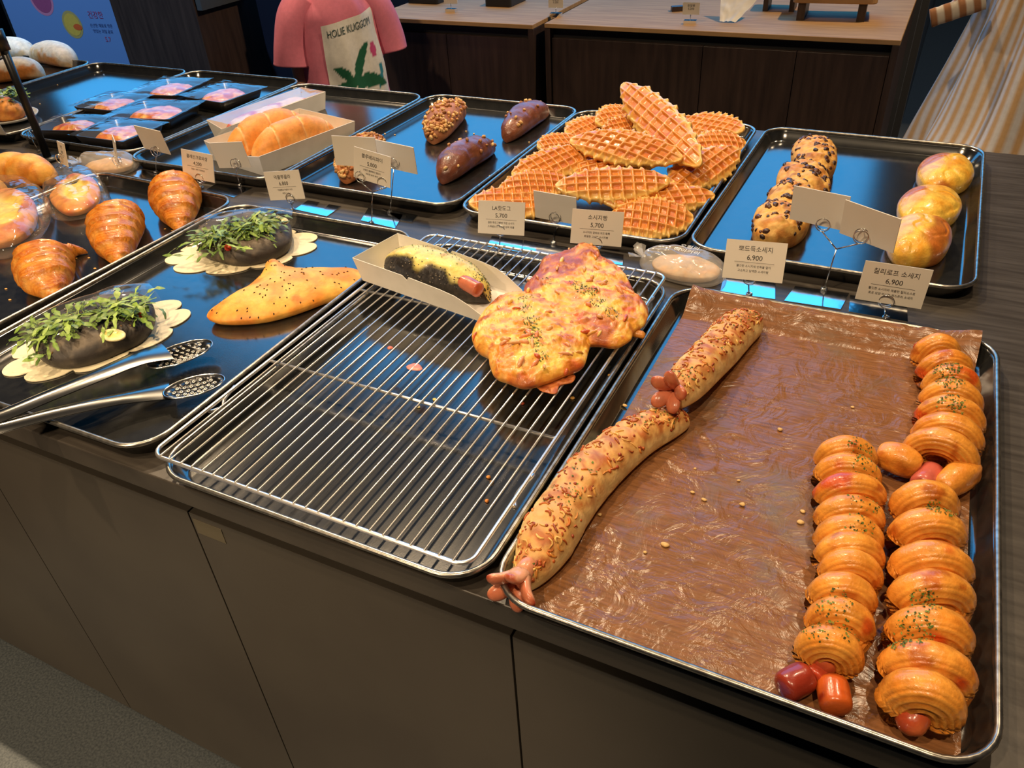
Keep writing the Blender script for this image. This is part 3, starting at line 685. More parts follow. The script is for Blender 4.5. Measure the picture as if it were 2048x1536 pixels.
# ---- pizza breads on the rack
def pizza(label, px, cx, seed, h=.027, browned=None, parsley=(), red=0.5, lace=None):
    rng = random.Random(seed); P_ = [G(u, v, ZR + .008) for u, v in px]; o = loc_of(P_); o.z = ZR
    t = thing('cheese_pizza_bread', label, 'bread', o)
    def bump(x, y, r, a):
        return .0055 * n3(x, y, seed, 34, 2) + .0034 * abs(n3(x, y, seed + 2, 80, 3)) * 2 + (.0020 if n3(x, y, seed + 4, 55) > .25 else 0)
    def colf(x, y, z, r, d):
        if r >= 1 and z < h * .2: return S(226, 178, 92)
        c = mix(S(240, 196, 84), S(222, 142, 44), sm(-.18, .32, n3(x, y, seed, 48, 4))); c = mix(c, S(246, 218, 130), .7 * sm(.12, .4, n3(x, y, seed + 20, 70, 3)))
        b = sm(-.08, .28, n3(x, y, seed + 1, 30, 4) + .42 * (r - .62) + (browned(x, y) if browned else 0)); c = mix(c, S(204, 108, 30), b * .8); c = mix(c, S(170, 80, 26), .7 * sm(.18, .4, n3(x, y, seed + 30, 110, 3)))
        c = mix(c, S(156, 64, 22), .75 * sm(.16, .4, n3(x, y, seed + 1, 30, 4) + .4 * (r - .62) + (browned(x, y) if browned else 0)))
        c = mix(c, S(206, 84, 30), red * sm(.30, .42, n3(x, y, seed + 7, 42, 2)))
        c = mix(c, S(248, 204, 130), .6 * sm(.3, .42, n3(x, y, seed + 11, 60, 2)))
        return c
    mb = MB(); rows = patty(mb, [(p.x - o.x, p.y - o.y) for p in P_], h, nr=60, na=170, pw=2.6, edge=.36, top=bump, colf=colf)
    mb.build('cheese_crust', M['cheese'], t)
    k = MB(); up_rows = rows[6:]
    for p, a, b, n in scatter_on(up_rows, 30, .6, rng, up=True):
        c = rng.choice([S(232, 160, 110), S(226, 140, 96), S(236, 196, 110), S(226, 170, 110), S(200, 90, 44), S(215, 150, 70)]); l = rng.uniform(.004, .010); d_ = (a * rng.uniform(-1, 1) + b * rng.uniform(-1, 1)).normalized(); r_ = rng.uniform(.0016, .003)
        k.tube([p - d_ * l, p - d_ * l * .4 + n * .0012, p + d_ * l * .4 + n * .0012, p + d_ * l], [r_ * .4, r_, r_, r_ * .4], 8, col=c)
    tag(k.build('ham_bits', M['meat'], t), kind='stuff')
    f = MB(); near = []; cs = [G(u, v, ZR + .03) - o for u, v in parsley]
    for p, a, b, n in scatter_on(up_rows, 4000, .5, rng, up=True):
        if any((p.xy - c.xy).length < .011 for c in cs): near.append((p, a, b, n))
    flakes(f, near[:380], .0014, GREENS, rng); tag(f.build('parsley_flakes', M['flake'], t), kind='stuff')
    if lace:
        Q = [G(u, v, ZR + .001) - o for u, v in lace]; q = MB()
        patty(q, [(p.x, p.y) for p in Q], .0035, nr=8, na=60, pw=3, edge=.5, top=lambda x, y, r, a: .0012 * n3(x, y, 1, 150, 2), colf=lambda x, y, z, r, d: mix(S(206, 120, 60), S(160, 74, 34), sm(-.2, .3, n3(x, y, 2, 150, 2))))
        q.build('crisp_cheese_edge', M['cheese'], t)
    return t
pizza('round cheese pizza bread with browned red edges, rear one on the wire rack', [(1075, 545), (1088, 520), (1135, 505), (1165, 490), (1192, 500), (1205, 520), (1240, 540), (1262, 575), (1275, 600), (1296, 622), (1290, 650), (1268, 665), (1262, 680), (1235, 695), (1200, 692), (1150, 688), (1100, 660), (1060, 620), (1048, 580)],
      (1170, 590), 21, browned=lambda x, y: .25 * sm(.02, .09, abs(x) + y * .6), parsley=[(1090, 560), (1150, 565), (1180, 580), (1195, 600), (1225, 622), (1230, 700), (1165, 575)], red=.9)
pizza('round cheese pizza bread with a crisp brown cheese skirt, front one on the rack', [(1000, 600), (1040, 588), (1080, 592), (1130, 612), (1160, 640), (1186, 668), (1180, 695), (1176, 710), (1166, 735), (1132, 750), (1095, 765), (1050, 776), (1015, 765), (990, 755), (980, 735), (975, 715), (952, 700), (944, 672), (958, 640), (978, 615)],
      (1065, 680), 33, browned=lambda x, y: -.1 + .2 * sm(.04, .09, abs(y)), parsley=[(1050, 590), (1048, 615), (1062, 640), (1066, 660), (1070, 680), (1078, 705)], red=.45,
      lace=[(1050, 768), (1085, 755), (1130, 745), (1150, 752), (1145, 765), (1120, 772), (1112, 788), (1085, 784), (1070, 774)])
crumb('crisp_cheese_piece', 'browned curl of cheese at the right edge of the wire rack', (1278, 672), ZR, .011, S(200, 130, 50), 'cheese', n=9, seed=3)
crumb('crisp_cheese_piece', 'flat reddish crisp of cheese alone on the wires', (829, 735), ZR - .002, .012, S(206, 128, 108), 'cheese', n=11, seed=6, flatk=.08)
crumb('crisp_cheese_piece', 'small reddish cheese bit left of the flat crisp', (780, 696), ZR - .002, .006, S(196, 100, 60), 'cheese', n=8, seed=7, flatk=.15)
for i, (u, v, c) in enumerate([(977, 955, S(214, 140, 60)), (984, 965, S(200, 140, 60)), (974, 1003, S(214, 130, 50)), (870, 800, S(220, 200, 120)), (836, 815, S(226, 210, 150)), (1145, 797, S(190, 140, 60)), (1045, 808, S(160, 60, 30)), (1220, 752, S(200, 150, 80))]):
    crumb('rack_crumb', 'small crumb caught beneath the cooling rack wires', (u, v), ZB, .0035, c, group='crumbs under the cooling rack', seed=i + 30)
# ================================================================ tray 3: arugula breads
def placed(px, z):
    P_ = [G(u, v, z) for u, v in px]; o = loc_of(P_); return o, [(p.x - o.x, p.y - o.y) for p in P_]
def scallop(label, c, rx, ry, ang, n, z):
    out = []
    for k in range(n * 12):
        a = 2 * PI * k / (n * 12); r = 1 + .20 * abs(math.sin(a * n / 2)) ** .55
        out.append((rx * r * math.cos(a), ry * r * math.sin(a)))
    mb = MB(); mb.prism(out, 0, .0012)
    return tag(mb.build('scalloped_paper', M['cream'], loc=(c.x, c.y, z), rot=(0, 0, ang), smooth=False), label, 'paper liner')
def leaf(mb, p, d, n, L, Wd, rng, cols):
    """one arugula leaf: a curved stem with paired lobes"""
    s = n.cross(d).normalized(); up = n; pts = []; m = 9; c = rng.choice(cols); bend = rng.uniform(-.7, .7); arch = rng.uniform(.1, .5)
    vs = []; cl = []
    for i in range(m):
        t = i / (m - 1); q = p + d * (L * t) + s * (bend * L * t * t * .5) + up * (arch * L * math.sin(PI * t * .9) * .6)
        lob = (.10 if t < .3 else (.35 + .65 * abs(math.sin(t * PI * 3.2)))) * (1 if t < .9 else .45); w = Wd * lob; tw = up * (w * .35 * math.sin(i * 1.7 + bend * 5))
        vs += [q - s * w + tw, q, q + s * w - tw]; g = mix(c, S(150, 170, 80), .5 if t < .3 else 0); cl += [g, mix(g, S(170, 190, 110), .35), g]
    fs = []
    for i in range(m - 1):
        for j in range(2): a = i * 3 + j; fs.append((a, a + 1, a + 4, a + 3))
    mb.add(vs, fs, cl)
LEAFC = [S(96, 130, 40), S(124, 158, 56), S(74, 106, 32), S(150, 180, 84), S(84, 118, 44)]
M['leaf'] = vcol('leaf_green', .45, bump=0, var=.25, vscale=200); M['leaf'].use_backface_culling = False
M['ink_bread'] = vcol('squid_ink_crust', .62, bump=.0005, bscale=200, var=.25)
def arugula_bread(label, px, liner, seed, leafpx, toms, eggs, h=.045, film_px=None, film_label=None, peaks=()):
    rng = random.Random(seed); o, out = placed(px, ZB + .015); o.z = ZB + .0016
    t = thing('arugula_bread', label, 'bread', o)
    def colf(x, y, z, r, d): return mix(S(58, 52, 48), S(112, 100, 84), sm(-.1, .5, n3(x, y, z, 40, 3) + .3 * (z / h - .5)))
    mb = MB(); rows = patty(mb, out, h, nr=30, na=120, pw=2.6, edge=.4, top=lambda x, y, r, a: .003 * n3(x, y, seed, 30, 2), colf=colf)
    mb.build('black_bun', M['ink_bread'], t)
    lf = MB(); path = catmull([G(u, v, ZB + h * .85) - o for u, v in leafpx], 40)
    for k in range(260):
        c = path[rng.randrange(40)]; gx, gy = rng.gauss(0, .013), rng.gauss(0, .015); p = Vector((c.x + gx, c.y + gy, h * (.90 - 260 * (gx * gx + gy * gy)) + rng.uniform(-.002, .012)))
        an = rng.uniform(0, 2 * PI); d = Vector((math.cos(an), math.sin(an), rng.uniform(-.45, .25))).normalized(); n = Vector((rng.uniform(-.5, .5), rng.uniform(-.5, .5), 1)).normalized(); n = (n - d * n.dot(d)).normalized()
        leaf(lf, p, d, n, rng.uniform(.022, .046), rng.uniform(.0022, .0052), rng, LEAFC)
    tag(lf.build('arugula_leaves', M['leaf'], t), kind='stuff')
    for (u, v), r_ in toms:
        c = G(u, v, ZB + h * .8) - o; q = MB(); patty(q, [(r_ * math.cos(a), r_ * .75 * math.sin(a)) for a in [2 * PI * k / 10 for k in range(10)]], r_ * 1.3, nr=8, na=28, edge=.45, colf=lambda x, y, z, r, d: mix(S(176, 34, 18), S(214, 90, 40), sm(.4, 1, z / (r_ * 1.3))), base=0)
        q.build('tomato_piece', M['meat'], t, loc=(c.x, c.y, h * .62))
    for (u, v), r_ in eggs:
        c = G(u, v, ZB + h * .8) - o; q = MB(); patty(q, [(r_ * 1.3 * math.cos(a), r_ * .8 * math.sin(a)) for a in [2 * PI * k / 12 for k in range(12)]], .006, nr=8, na=28, edge=.5, colf=lambda x, y, z, r, d: mix(S(236, 214, 120), S(240, 226, 170), sm(.5, .9, r)))
        q.build('cheese_slice', M['cheese'], t, loc=(c.x, c.y, h * .68), rot=(.2, .1, .3))
    dr = MB()
    for p, a, b, n in scatter_on(rows[6:], 60, .3, rng, up=True): dr.tube([p - a * .002, p + n * .0006, p + a * .002], [.0004, .001, .0004], 5, col=rng.choice([S(200, 190, 160), S(28, 22, 20), S(120, 90, 50)]))
    tag(dr.build('seasoning', M['flake'], t), kind='stuff')
    return t, o, h
t1, o1, h1 = arugula_bread('squid-ink bread topped with arugula and tomato, nearest the tongs', [(68, 690), (85, 660), (140, 635), (200, 608), (255, 595), (296, 603), (312, 632), (290, 668), (240, 694), (180, 718), (120, 728), (80, 718)], None, 2,
    [(85, 672), (125, 660), (175, 645), (225, 632), (275, 618)], [((168, 662), .010), ((278, 626), .008)], [((225, 668), .014)])
scallop('cream scalloped paper under the arugula bread beside the tongs', G(202, 676, ZB), .108, .070, math.atan2((G(300, 630, ZB) - G(80, 710, ZB)).y, (G(300, 630, ZB) - G(80, 710, ZB)).x), 9, ZB + .0003)
t2, o2, h2 = arugula_bread('squid-ink bread topped with arugula and red onion, farther one near the tray corner', [(392, 478), (410, 460), (470, 440), (530, 437), (575, 448), (585, 468), (578, 492), (540, 512), (480, 522), (430, 514), (400, 502)], None, 6,
    [(425, 490), (450, 478), (480, 466), (510, 460), (535, 456)], [((455, 492), .007), ((530, 470), .008)], [((500, 482), .012), ((556, 440), .014)])
scallop('cream scalloped paper under the farther arugula bread', G(487, 502, ZB), .108, .068, math.atan2((G(580, 478, ZB) - G(395, 500, ZB)).y, (G(580, 478, ZB) - G(395, 500, ZB)).x), 9, ZB + .0003)
M['clear'] = film('clear_film', body=.03, rough=.05, wrinkle=.0008, wscale=30)
M['cloudy'] = film('cloudy_bag', body=.26, rough=.15, wrinkle=.002, wscale=45, cloud=(.85, .82, .78))
def film_sleeve(label, o, L, Wd, H, ang, peak=.0):
    """a clear open sleeve standing folded over the bread, its far lip a long straight edge"""
    mb = MB(); rows = []
    for i in range(25):
        u = i / 24; r = []
        for j in range(25):
            v = j / 24; y = -Wd + 2 * Wd * v; arch = max(1 - (abs(v * 2 - 1)) ** 2.5, 0) ** .5
            z = H * arch * (1 - .2 * abs(2 * u - 1) ** 3) + .0025 * n3(u * 3, v * 3, 1, 2) + .001
            r.append((-L + 2 * L * u, y * (1 + .05 * math.sin(u * 3)), z))
        rows.append(r)
    mb.grid(rows); return tag(mb.build('plastic_sleeve', M['clear'], loc=o, rot=(0, 0, ang)), label, 'plastic wrap')
film_sleeve('clear plastic sleeve over the arugula bread nearest the tongs', (o1.x, o1.y + .004, ZB + .002), .088, .050, .060, math.atan2((G(300, 630, ZB) - G(80, 710, ZB)).y, (G(300, 630, ZB) - G(80, 710, ZB)).x))
film_sleeve('clear plastic sleeve over the farther arugula bread', (o2.x, o2.y + .004, ZB + .002), .085, .050, .060, math.atan2((G(580, 478, ZB) - G(395, 500, ZB)).y, (G(580, 478, ZB) - G(395, 500, ZB)).x))

# ---- sesame pastry
o, out = placed([(414, 632), (440, 612), (480, 590), (520, 560), (535, 535), (552, 530), (575, 540), (620, 545), (660, 543), (722, 545), (724, 562), (700, 582), (650, 600), (590, 622), (530, 638), (470, 644), (430, 642)], ZB + .012); o.z = ZB + .0016
pa = thing('sesame_pastry', 'long pointed golden pastry with black sesame seeds, beside the rack', 'pastry', o)
ctr = G(585, 590, ZB) - o; tipl = G(560, 548, ZB) - o
def dpas(x, y, r, a): return .006 * math.exp(-(((x - tipl.x) / .03) ** 2 + ((y - tipl.y) / .028) ** 2)) + .0028 * n3(x, y, 4, 28, 3)
mb = MB(); rows = patty(mb, out, .036, nr=40, na=150, pw=1.7, edge=.3, top=dpas, colf=lambda x, y, z, r, d: mix(mix(S(238, 178, 78), S(226, 140, 44), sm(-.2, .35, n3(x, y, 3, 26, 3) + .3 * (r - .6))), S(200, 96, 26), .7 * sm(.2, .5, n3(x, y, 8, 30, 2) + .4 * (r - .8))))
mb.build('crust', M['dough'], pa)
f = MB()
for p, a, b, n in scatter_on(rows[6:], 90, .4, RNG, up=True): f.tube([p - a * .0016, p + n * .0005, p + a * .0016], [.0003, .0010, .0003], 6, col=S(40, 32, 16))
tag(f.build('sesame_seeds', M['flake'], pa), kind='stuff')

M['holerim'] = plain('pale_hole_rims', (.9, .86, .78), .35, .6)  # paler metal than the heads, for the rings round the holes
M['head'] = plain('dark_tong_head', (.10, .10, .10), .3, 1)
# ---- tongs
def tongs():
    # two arms meeting beyond the left edge; perforated oval heads
    A = [(-60, 905, .004), (0, 845, .012), (100, 805, .016), (200, 757, .020), (270, 722, .020), (320, 700, .016)]
    t0 = G(200, 790, TZ + .03); t = thing('serving_tongs', 'steel serving tongs with round-holed oval heads, lying across the near-left tray', 'tongs', t0)
    def arm(px, z0s, w0s, headc, headr, name):
        P_ = [G(u, v, TZ + z) for u, v, z in px]; pts = catmull([p - t0 for p in P_], 60); mb = MB(); rows = []
        for i, p in enumerate(pts):
            s = i / 59; d = (pts[min(i + 1, 59)] - pts[max(i - 1, 0)]); d.z = 0; d.normalize(); n = Vector((-d.y, d.x, 0))
            w = float(np.interp(s, [0, .35, .7, 1], w0s)); r = []
            for j in range(11):
                q = -1 + j / 5; r.append(p + n * (w * q) + Vector((0, 0, .006 * (1 - q * q) * (1 - .5 * s))))
            rows.append(r)
        mb.grid(rows); lo = [[Vector(p) - Vector((0, 0, .0011)) for p in r] for r in rows]; mb.grid(lo, flip=True)
        mb.build(name, M['tongs'], t)
        # head: shallow perforated oval dish
        c = G(*headc, TZ + .018) - t0; d = (pts[-1] - pts[-8]); d.z = 0; d.normalize(); n = Vector((-d.y, d.x, 0)); h = MB(); a_, b_ = headr
        holes = [(i * .0082 + (.0041 if j % 2 else 0), j * .0072) for i in range(-6, 7) for j in range(-4, 5)]
        holes = [q for q in holes if (q[0] / (a_ * .74)) ** 2 + (q[1] / (b_ * .76)) ** 2 < 1]
        bm = bmesh.new(); N = 64
        def P3(x, y): rr = (x / a_) ** 2 + (y / b_) ** 2; return c + d * x + n * y + Vector((0, 0, -.006 * max(0, 1 - rr) + .004))
        ed = []
        ring = [bm.verts.new(P3(a_ * math.cos(2 * PI * k / N), b_ * math.sin(2 * PI * k / N))) for k in range(N)]; loops = [ring]
        for hx, hy in holes: loops.append([bm.verts.new(P3(hx + .0019 * math.cos(2 * PI * k / 8), hy + .0019 * math.sin(2 * PI * k / 8))) for k in range(8)])
        for lp in loops:
            for k in range(len(lp)): ed.append(bm.edges.new((lp[k], lp[(k + 1) % len(lp)])))
        bmesh.ops.triangle_fill(bm, edges=ed, use_beauty=True, normal=(0, 0, 1))
        bad = []
        for fc in bm.faces:
            m_ = fc.calc_center_median() - c; x, y = m_.dot(d), m_.dot(n)
            if any((x - hx) ** 2 + (y - hy) ** 2 < .0014 ** 2 for hx, hy in holes): bad.append(fc)
        bmesh.ops.delete(bm, geom=bad, context='FACES_ONLY')
        me = bpy.data.meshes.new('perforated_head'); bm.to_mesh(me); bm.free(); me.materials.append(M['head'])
        me.polygons.foreach_set('use_smooth', [True] * len(me.polygons))
        ho = bpy.data.objects.new('perforated_head', me); COL.objects.link(ho); ho.parent = t
        so = ho.modifiers.new('s', 'SOLIDIFY'); so.thickness = .001
        hr = MB()
        for hx, hy in holes: q = P3(hx, hy) + Vector((0, 0, .0008)); hr.tube([q + d * (.0019 * math.cos(2 * PI * k / 8)) + n * (.0019 * math.sin(2 * PI * k / 8)) for k in range(8)], .00055, 5, closed=True)
        tag(hr.build('punched_holes', M['holerim'], t), kind='stuff')
        rim = MB(); rim.tube([P3(a_ * math.cos(2 * PI * k / N), b_ * math.sin(2 * PI * k / N)) for k in range(N)], .0011, 6, closed=True); rim.build('head_rim', M['steel'], t)
    arm([(-60, 850, .045), (0, 832, .044), (100, 790, .042), (200, 748, .038), (280, 715, .032), (335, 702, .026)], None, [.014, .0135, .017, .025], (362, 712), (.043, .025), 'upper_arm')
    arm([(-60, 872, .040), (0, 855, .038), (100, 828, .032), (200, 805, .026), (280, 790, .020), (340, 780, .016)], None, [.012, .012, .013, .0205], (390, 777), (.037, .0215), 'lower_arm')
tongs()

# ================================================================ tray 4: croissants
CRC = [S(202, 118, 30), S(178, 86, 20), S(234, 168, 78), S(132, 58, 14)]
def croissant(label, px, Ws, Hs, seed, steps=9, z0=0):
    P_ = [G(u, v, ZB + .02) for u, v in px]; o = loc_of(P_); o.z = ZB + .0006 + z0; sp = [Vector((p.x - o.x, p.y - o.y, 0)) for p in P_]
    def ph(t, th, x, y, z): return t * steps + .18 * math.cos(th * 2) + .3 * n3(x, y, z + seed, 14, 2)
    def disp(t, th, x, y, z):
        q = ph(t, th, x, y, z) % 1; return .0050 * q * q - .0018 + .0010 * n3(x, y, z + seed, 80, 3) + .0004 * math.sin(ph(t, th, x, y, z) * 2 * PI * 5)
    def colf(t, th, p, d):
        q = ph(t, th, p.x, p.y, p.z) % 1; c = mix(CRC[0], CRC[1], sm(-.2, .4, n3(p.x, p.y, p.z + seed, 40, 3))); c = mix(c, CRC[2], .8 * (1 - q) ** 2 * sm(-.3, .2, n3(p.x, p.y, p.z, 60)))
        c = mix(c, CRC[3], .75 * sm(.25, .5, n3(p.x, p.y, p.z + 9, 26, 2))); c = mix(c, CRC[2], .35 * (math.sin(ph(t, th, p.x, p.y, p.z) * 2 * PI * 5) > .3))
        return mix(c, S(236, 190, 110), .6 * sm(-.2, -.9, math.sin(th)))
    mb = MB(); loaf(mb, sp, Ws, Hs, nu=130, nv=60, disp=disp, colf=colf, flat=.42, pw=2.4)
    return tag(mb.build('croissant', M['glaze'], loc=o), label, 'croissant')
croissant('croissant with a small pointed tip, nearest of the three on the tray', [(168, 486), (140, 492), (105, 515), (92, 548), (112, 586)], [.010, .026, .044, .042, .012], [.022, .045, .068, .060, .020], 1, 10)
croissant('croissant with a pale split side, middle of the three on the tray', [(270, 412), (255, 428), (238, 455), (232, 485), (236, 520)], [.022, .040, .046, .036, .010], [.045, .062, .070, .052, .020], 5, 10)
croissant('round croissant near the tray corner, farthest of the three', [(340, 368), (350, 385), (354, 405), (356, 425), (358, 450)], [.026, .044, .046, .036, .014], [.050, .068, .070, .055, .022], 9, 9)
# ---- bagged cheese breads
def bagged(label, px, film_px, seed, h=.03):
    o, out = placed(px, ZB + .012); o.z = ZB + .002; rng = random.Random(seed)
    t = thing('cheese_bread', label, 'bread', o)
    mb = MB(); patty(mb, out, h, nr=30, na=90, pw=3, edge=.4, top=lambda x, y, r, a: -.010 * sm(.65, .4, r) + .003 * n3(x, y, seed, 40, 2), colf=lambda x, y, z, r, d: mix(mix(S(242, 210, 84), S(246, 224, 120), sm(-.2, .3, n3(x, y, seed, 30))), mix(S(226, 150, 60), S(200, 100, 34), sm(-.1, .4, n3(x, y, seed + 3, 30))), sm(.45, .75, r + .25 * n3(x, y, seed + 6, 22))))
    mb.build('bread', M['dough'], t)
    F = [G(u, v, ZB + .012) for u, v in film_px]; fm = MB()
    patty(fm, [(p.x - o.x, p.y - o.y) for p in F], h + .012, nr=24, na=100, pw=4, edge=.15, top=lambda x, y, r, a: .006 * n3(x, y, seed, 26, 2) + .004 * abs(math.sin(a * 9 + 3 * r)) * sm(.5, 1, r), base=0)
    fm.build('cellophane', M['wrap'], t)
M['wrap'] = film('crinkled_cellophane', body=.05, rough=.08, wrinkle=.004, wscale=30, cloud=(.9, .86, .78))
bagged('cheese-topped bread in crinkled cellophane, right one of the wrapped pair', [(100, 400), (112, 375), (150, 352), (185, 358), (200, 380), (196, 402), (170, 420), (130, 426)], [(88, 410), (92, 372), (135, 340), (190, 348), (218, 385), (205, 415), (160, 432), (110, 434)], 3, h=.026)
bagged('cheese-topped bread in crinkled cellophane at the left edge of the photo', [(-40, 455), (-20, 400), (30, 385), (68, 405), (74, 440), (50, 472), (10, 490), (-30, 490)], [(-50, 480), (-30, 385), (30, 362), (88, 385), (102, 425), (80, 470), (20, 510), (-30, 510)], 7, h=.034)
# ---- twisted breads at the far left of tray 4
def twist(label, px, W_, seed, z=ZB + .02):
    P_ = [G(u, v, z) for u, v in px]; o = loc_of(P_); o.z = ZB + .001; sp = [Vector((p.x - o.x, p.y - o.y, 0)) for p in P_]
    mb = MB(); loaf(mb, sp, [W_] * 3, [W_ * 1.7] * 3, nu=90, nv=36, flat=.4, pw=2.6, disp=lambda t, th, x, y, zz: .006 * abs(math.sin(PI * (t * 3.2 + th / PI * .55))) ** .6 - .003 + .0006 * n3(x, y, zz, 80, 2),
        colf=lambda t, th, p, d: mix(S(222, 140, 44), S(240, 182, 84), sm(-.3, .4, n3(p.x, p.y, p.z, 40, 3) + d * 60)))
    return tag(mb.build('twisted_bread', M['dough'], loc=o), label, 'bread')
twist('golden twisted bread roll behind the wrapped cheese breads', [(-40, 352), (30, 348), (110, 352)], .036, 3)
twist('golden bread roll at the left edge behind the cellophane bag', [(-90, 400), (-40, 385), (15, 375)], .030, 7)
for i, (u, v) in enumerate([(152, 517), (178, 516), (190, 537), (330, 458), (345, 462), (12, 578), (250, 470), (20, 600)]):
    crumb('tray_flake', 'pastry flake lying beside the croissants', (u, v), ZB, .0032, S(226, 170, 90), group='flakes around the croissants', seed=i + 60, flatk=.15)
# ================================================================ waffle pastries (three shapes, copied into the heap)
def waffle_mesh(seed):
    NU, NV = 130, 56; L, Wd = .082, .037; rng = random.Random(seed); top = []; bot = []; ct = []; cb = []; P_ = .0162; ox, oy = rng.uniform(0, P_), rng.uniform(0, P_); sk = rng.uniform(-.25, .25)
    def ridge(v, o): q = abs(((v + o) / P_) % 1 - .5) * 2; return sm(.55, .98, q)
    for i in range(NU + 1):
        u = -1 + 2 * i / NU; x = u * L; w = Wd * max(1 - abs(u) ** 1.9, .0) ** .72 + .0025
        e1 = 1 + .17 * ridge(x, ox) + .14 * n3(x, seed, 0, 70); rt, rb, a_, b_ = [], [], [], []
        for j in range(NV + 1):
            v = -1 + 2 * j / NV; y = v * w * e1; ed = 1 - abs(v) ** 4; ed *= 1 - abs(u) ** 10
            r_ = max(ridge(x + sk * y, ox), ridge(y - sk * x, oy)); z = .0055 + .0075 * ed * (1 - .5 * abs(u) ** 2) + .0050 * r_ * (.3 + .7 * ed) - .0012; z *= (.55 + .45 * (1 - abs(u) ** 3))
            z += .0007 * n3(x, y, seed, 90, 2); cv = .010 * (u * u) * (.5 if seed % 2 else -.3)
            rt.append((x, y, z + cv)); rb.append((x, y * .97, -z * .75 + cv))
            pal = mix(S(236, 176, 82), S(242, 200, 112), sm(.6, 1, abs(v)) * .8 + .2 * sm(.5, 1, abs(u))); deep = mix(S(212, 126, 38), S(194, 100, 28), sm(-.2, .4, n3(x, y, seed, 40, 2)))
            c = mix(deep, mix(S(226, 142, 60), pal, .4), r_ * .75); c = mix(c, pal, sm(.62, .95, max(abs(v), abs(u) ** 2 * .95))); a_.append(c); b_.append(mix(c, S(196, 100, 34), .3))
        top.append(rt); bot.append(rb); ct += a_; cb += b_
    mb = MB(); o1 = 0; mb.grid(top, col=ct, flip=False); mb.grid(bot, col=cb, flip=True)
    n = (NU + 1) * (NV + 1); W_ = NV + 1; ring = [i * W_ for i in range(NU + 1)] + [NU * W_ + j for j in range(1, W_)] + [i * W_ + NV for i in range(NU - 1, -1, -1)] + [j for j in range(NV - 1, 0, -1)]
    for k in range(len(ring)): a, b = ring[k], ring[(k + 1) % len(ring)]; mb.f.append((a, b, b + n, a + n)); mb.mi.append(0)
    return mb
M['waffle'] = vcol('waffle_crust', .36, bump=.0003, bscale=300, var=.12, coat=.3, sss=.08)
WP = [waffle_mesh(k).build('waffle_pastry', M['waffle']) for k in (1, 2, 3)]
WL = [  # two end pixels, height above the tray, tilt towards the camera, width scale, label
    ((1250, 202), (1401, 302), .088, .62, 1.0, 'waffle pastry standing highest at the back of the heap, its pointed tip up'),
    ((1146, 282), (1358, 312), .074, .50, 1.0, 'large waffle pastry lying level on top of the heap, in the centre'),
    ((1117, 379), (1333, 364), .050, .38, 1.0, 'long waffle pastry across the front of the heap, above the blank card'),
    ((1028, 348), (1182, 312), .044, .35, 1.0, 'waffle pastry with its tip at the left side of the heap, below the top one'),
    ((999, 386), (1140, 360), .030, .35, 1.0, 'waffle pastry at the lower left of the heap, half under the long front one'),
    ((943, 416), (1114, 398), .016, .30, 1.1, 'waffle pastry at the front left corner, behind the first price card'),
    ((1133, 276), (1225, 246), .026, .35, 1.0, 'dark waffle pastry at the back left edge of the heap'),
    ((1196, 248), (1275, 224), .046, .35, 1.0, 'small-looking waffle pastry at the back, left of the highest tip'),
    ((1077, 306), (1168, 284), .030, .30, 1.0, 'waffle pastry whose end pokes out at the left, above the widest row'),
    ((1335, 368), (1470, 314), .034, .45, 1.0, 'waffle pastry at the right side of the heap with a pale rounded end'),
    ((1376, 304), (1487, 284), .026, .40, 1.0, 'waffle pastry at the back right, below the farthest one'),
    ((1362, 240), (1484, 272), .024, .40, 1.0, 'farthest waffle pastry, at the back right edge of the heap'),
    ((1207, 412), (1422, 388), .026, .35, 1.0, 'waffle pastry second from the front on the right side of the heap'),
    ((1216, 440), (1382, 436), .016, .40, 1.15, 'waffle pastry at the front right corner, right of the second price card'),
    ((1205, 268), (1290, 254), .052, .40, 1.0, 'waffle pastry wedged under the central one at the back of the heap'),
    ((1150, 338), (1310, 336), .040, .25, 1.0, 'shaded waffle pastry underneath the central one')]
for k, (a, b, z, tilt, ws, lab) in enumerate(WL):
    A, B = G(*a, ZB + z), G(*b, ZB + z); d = B - A; o = WP[k] if k < 3 else WP[k % 3].copy()
    if k >= 3: COL.objects.link(o)
    o.rotation_mode = 'ZYX' if False else 'XYZ'
    rz = Matrix.Rotation(math.atan2(d.y, d.x), 4, 'Z'); slope = {0: .16, 9: -.1}.get(k, RNG.uniform(-.12, .12)); ry = Matrix.Rotation(slope, 4, 'Y'); rx = Matrix.Rotation(tilt + RNG.uniform(-.05, .05), 4, 'X')
    o.matrix_world = Matrix.Translation((A + B) / 2) @ rz @ ry @ rx @ Matrix.Diagonal((d.length / .164 * 1.06, ws * (1.0 if d.length > .1 else .9), 1, 1))
    tag(o, lab, 'pastry', 'waffle pastries heaped on the tray')

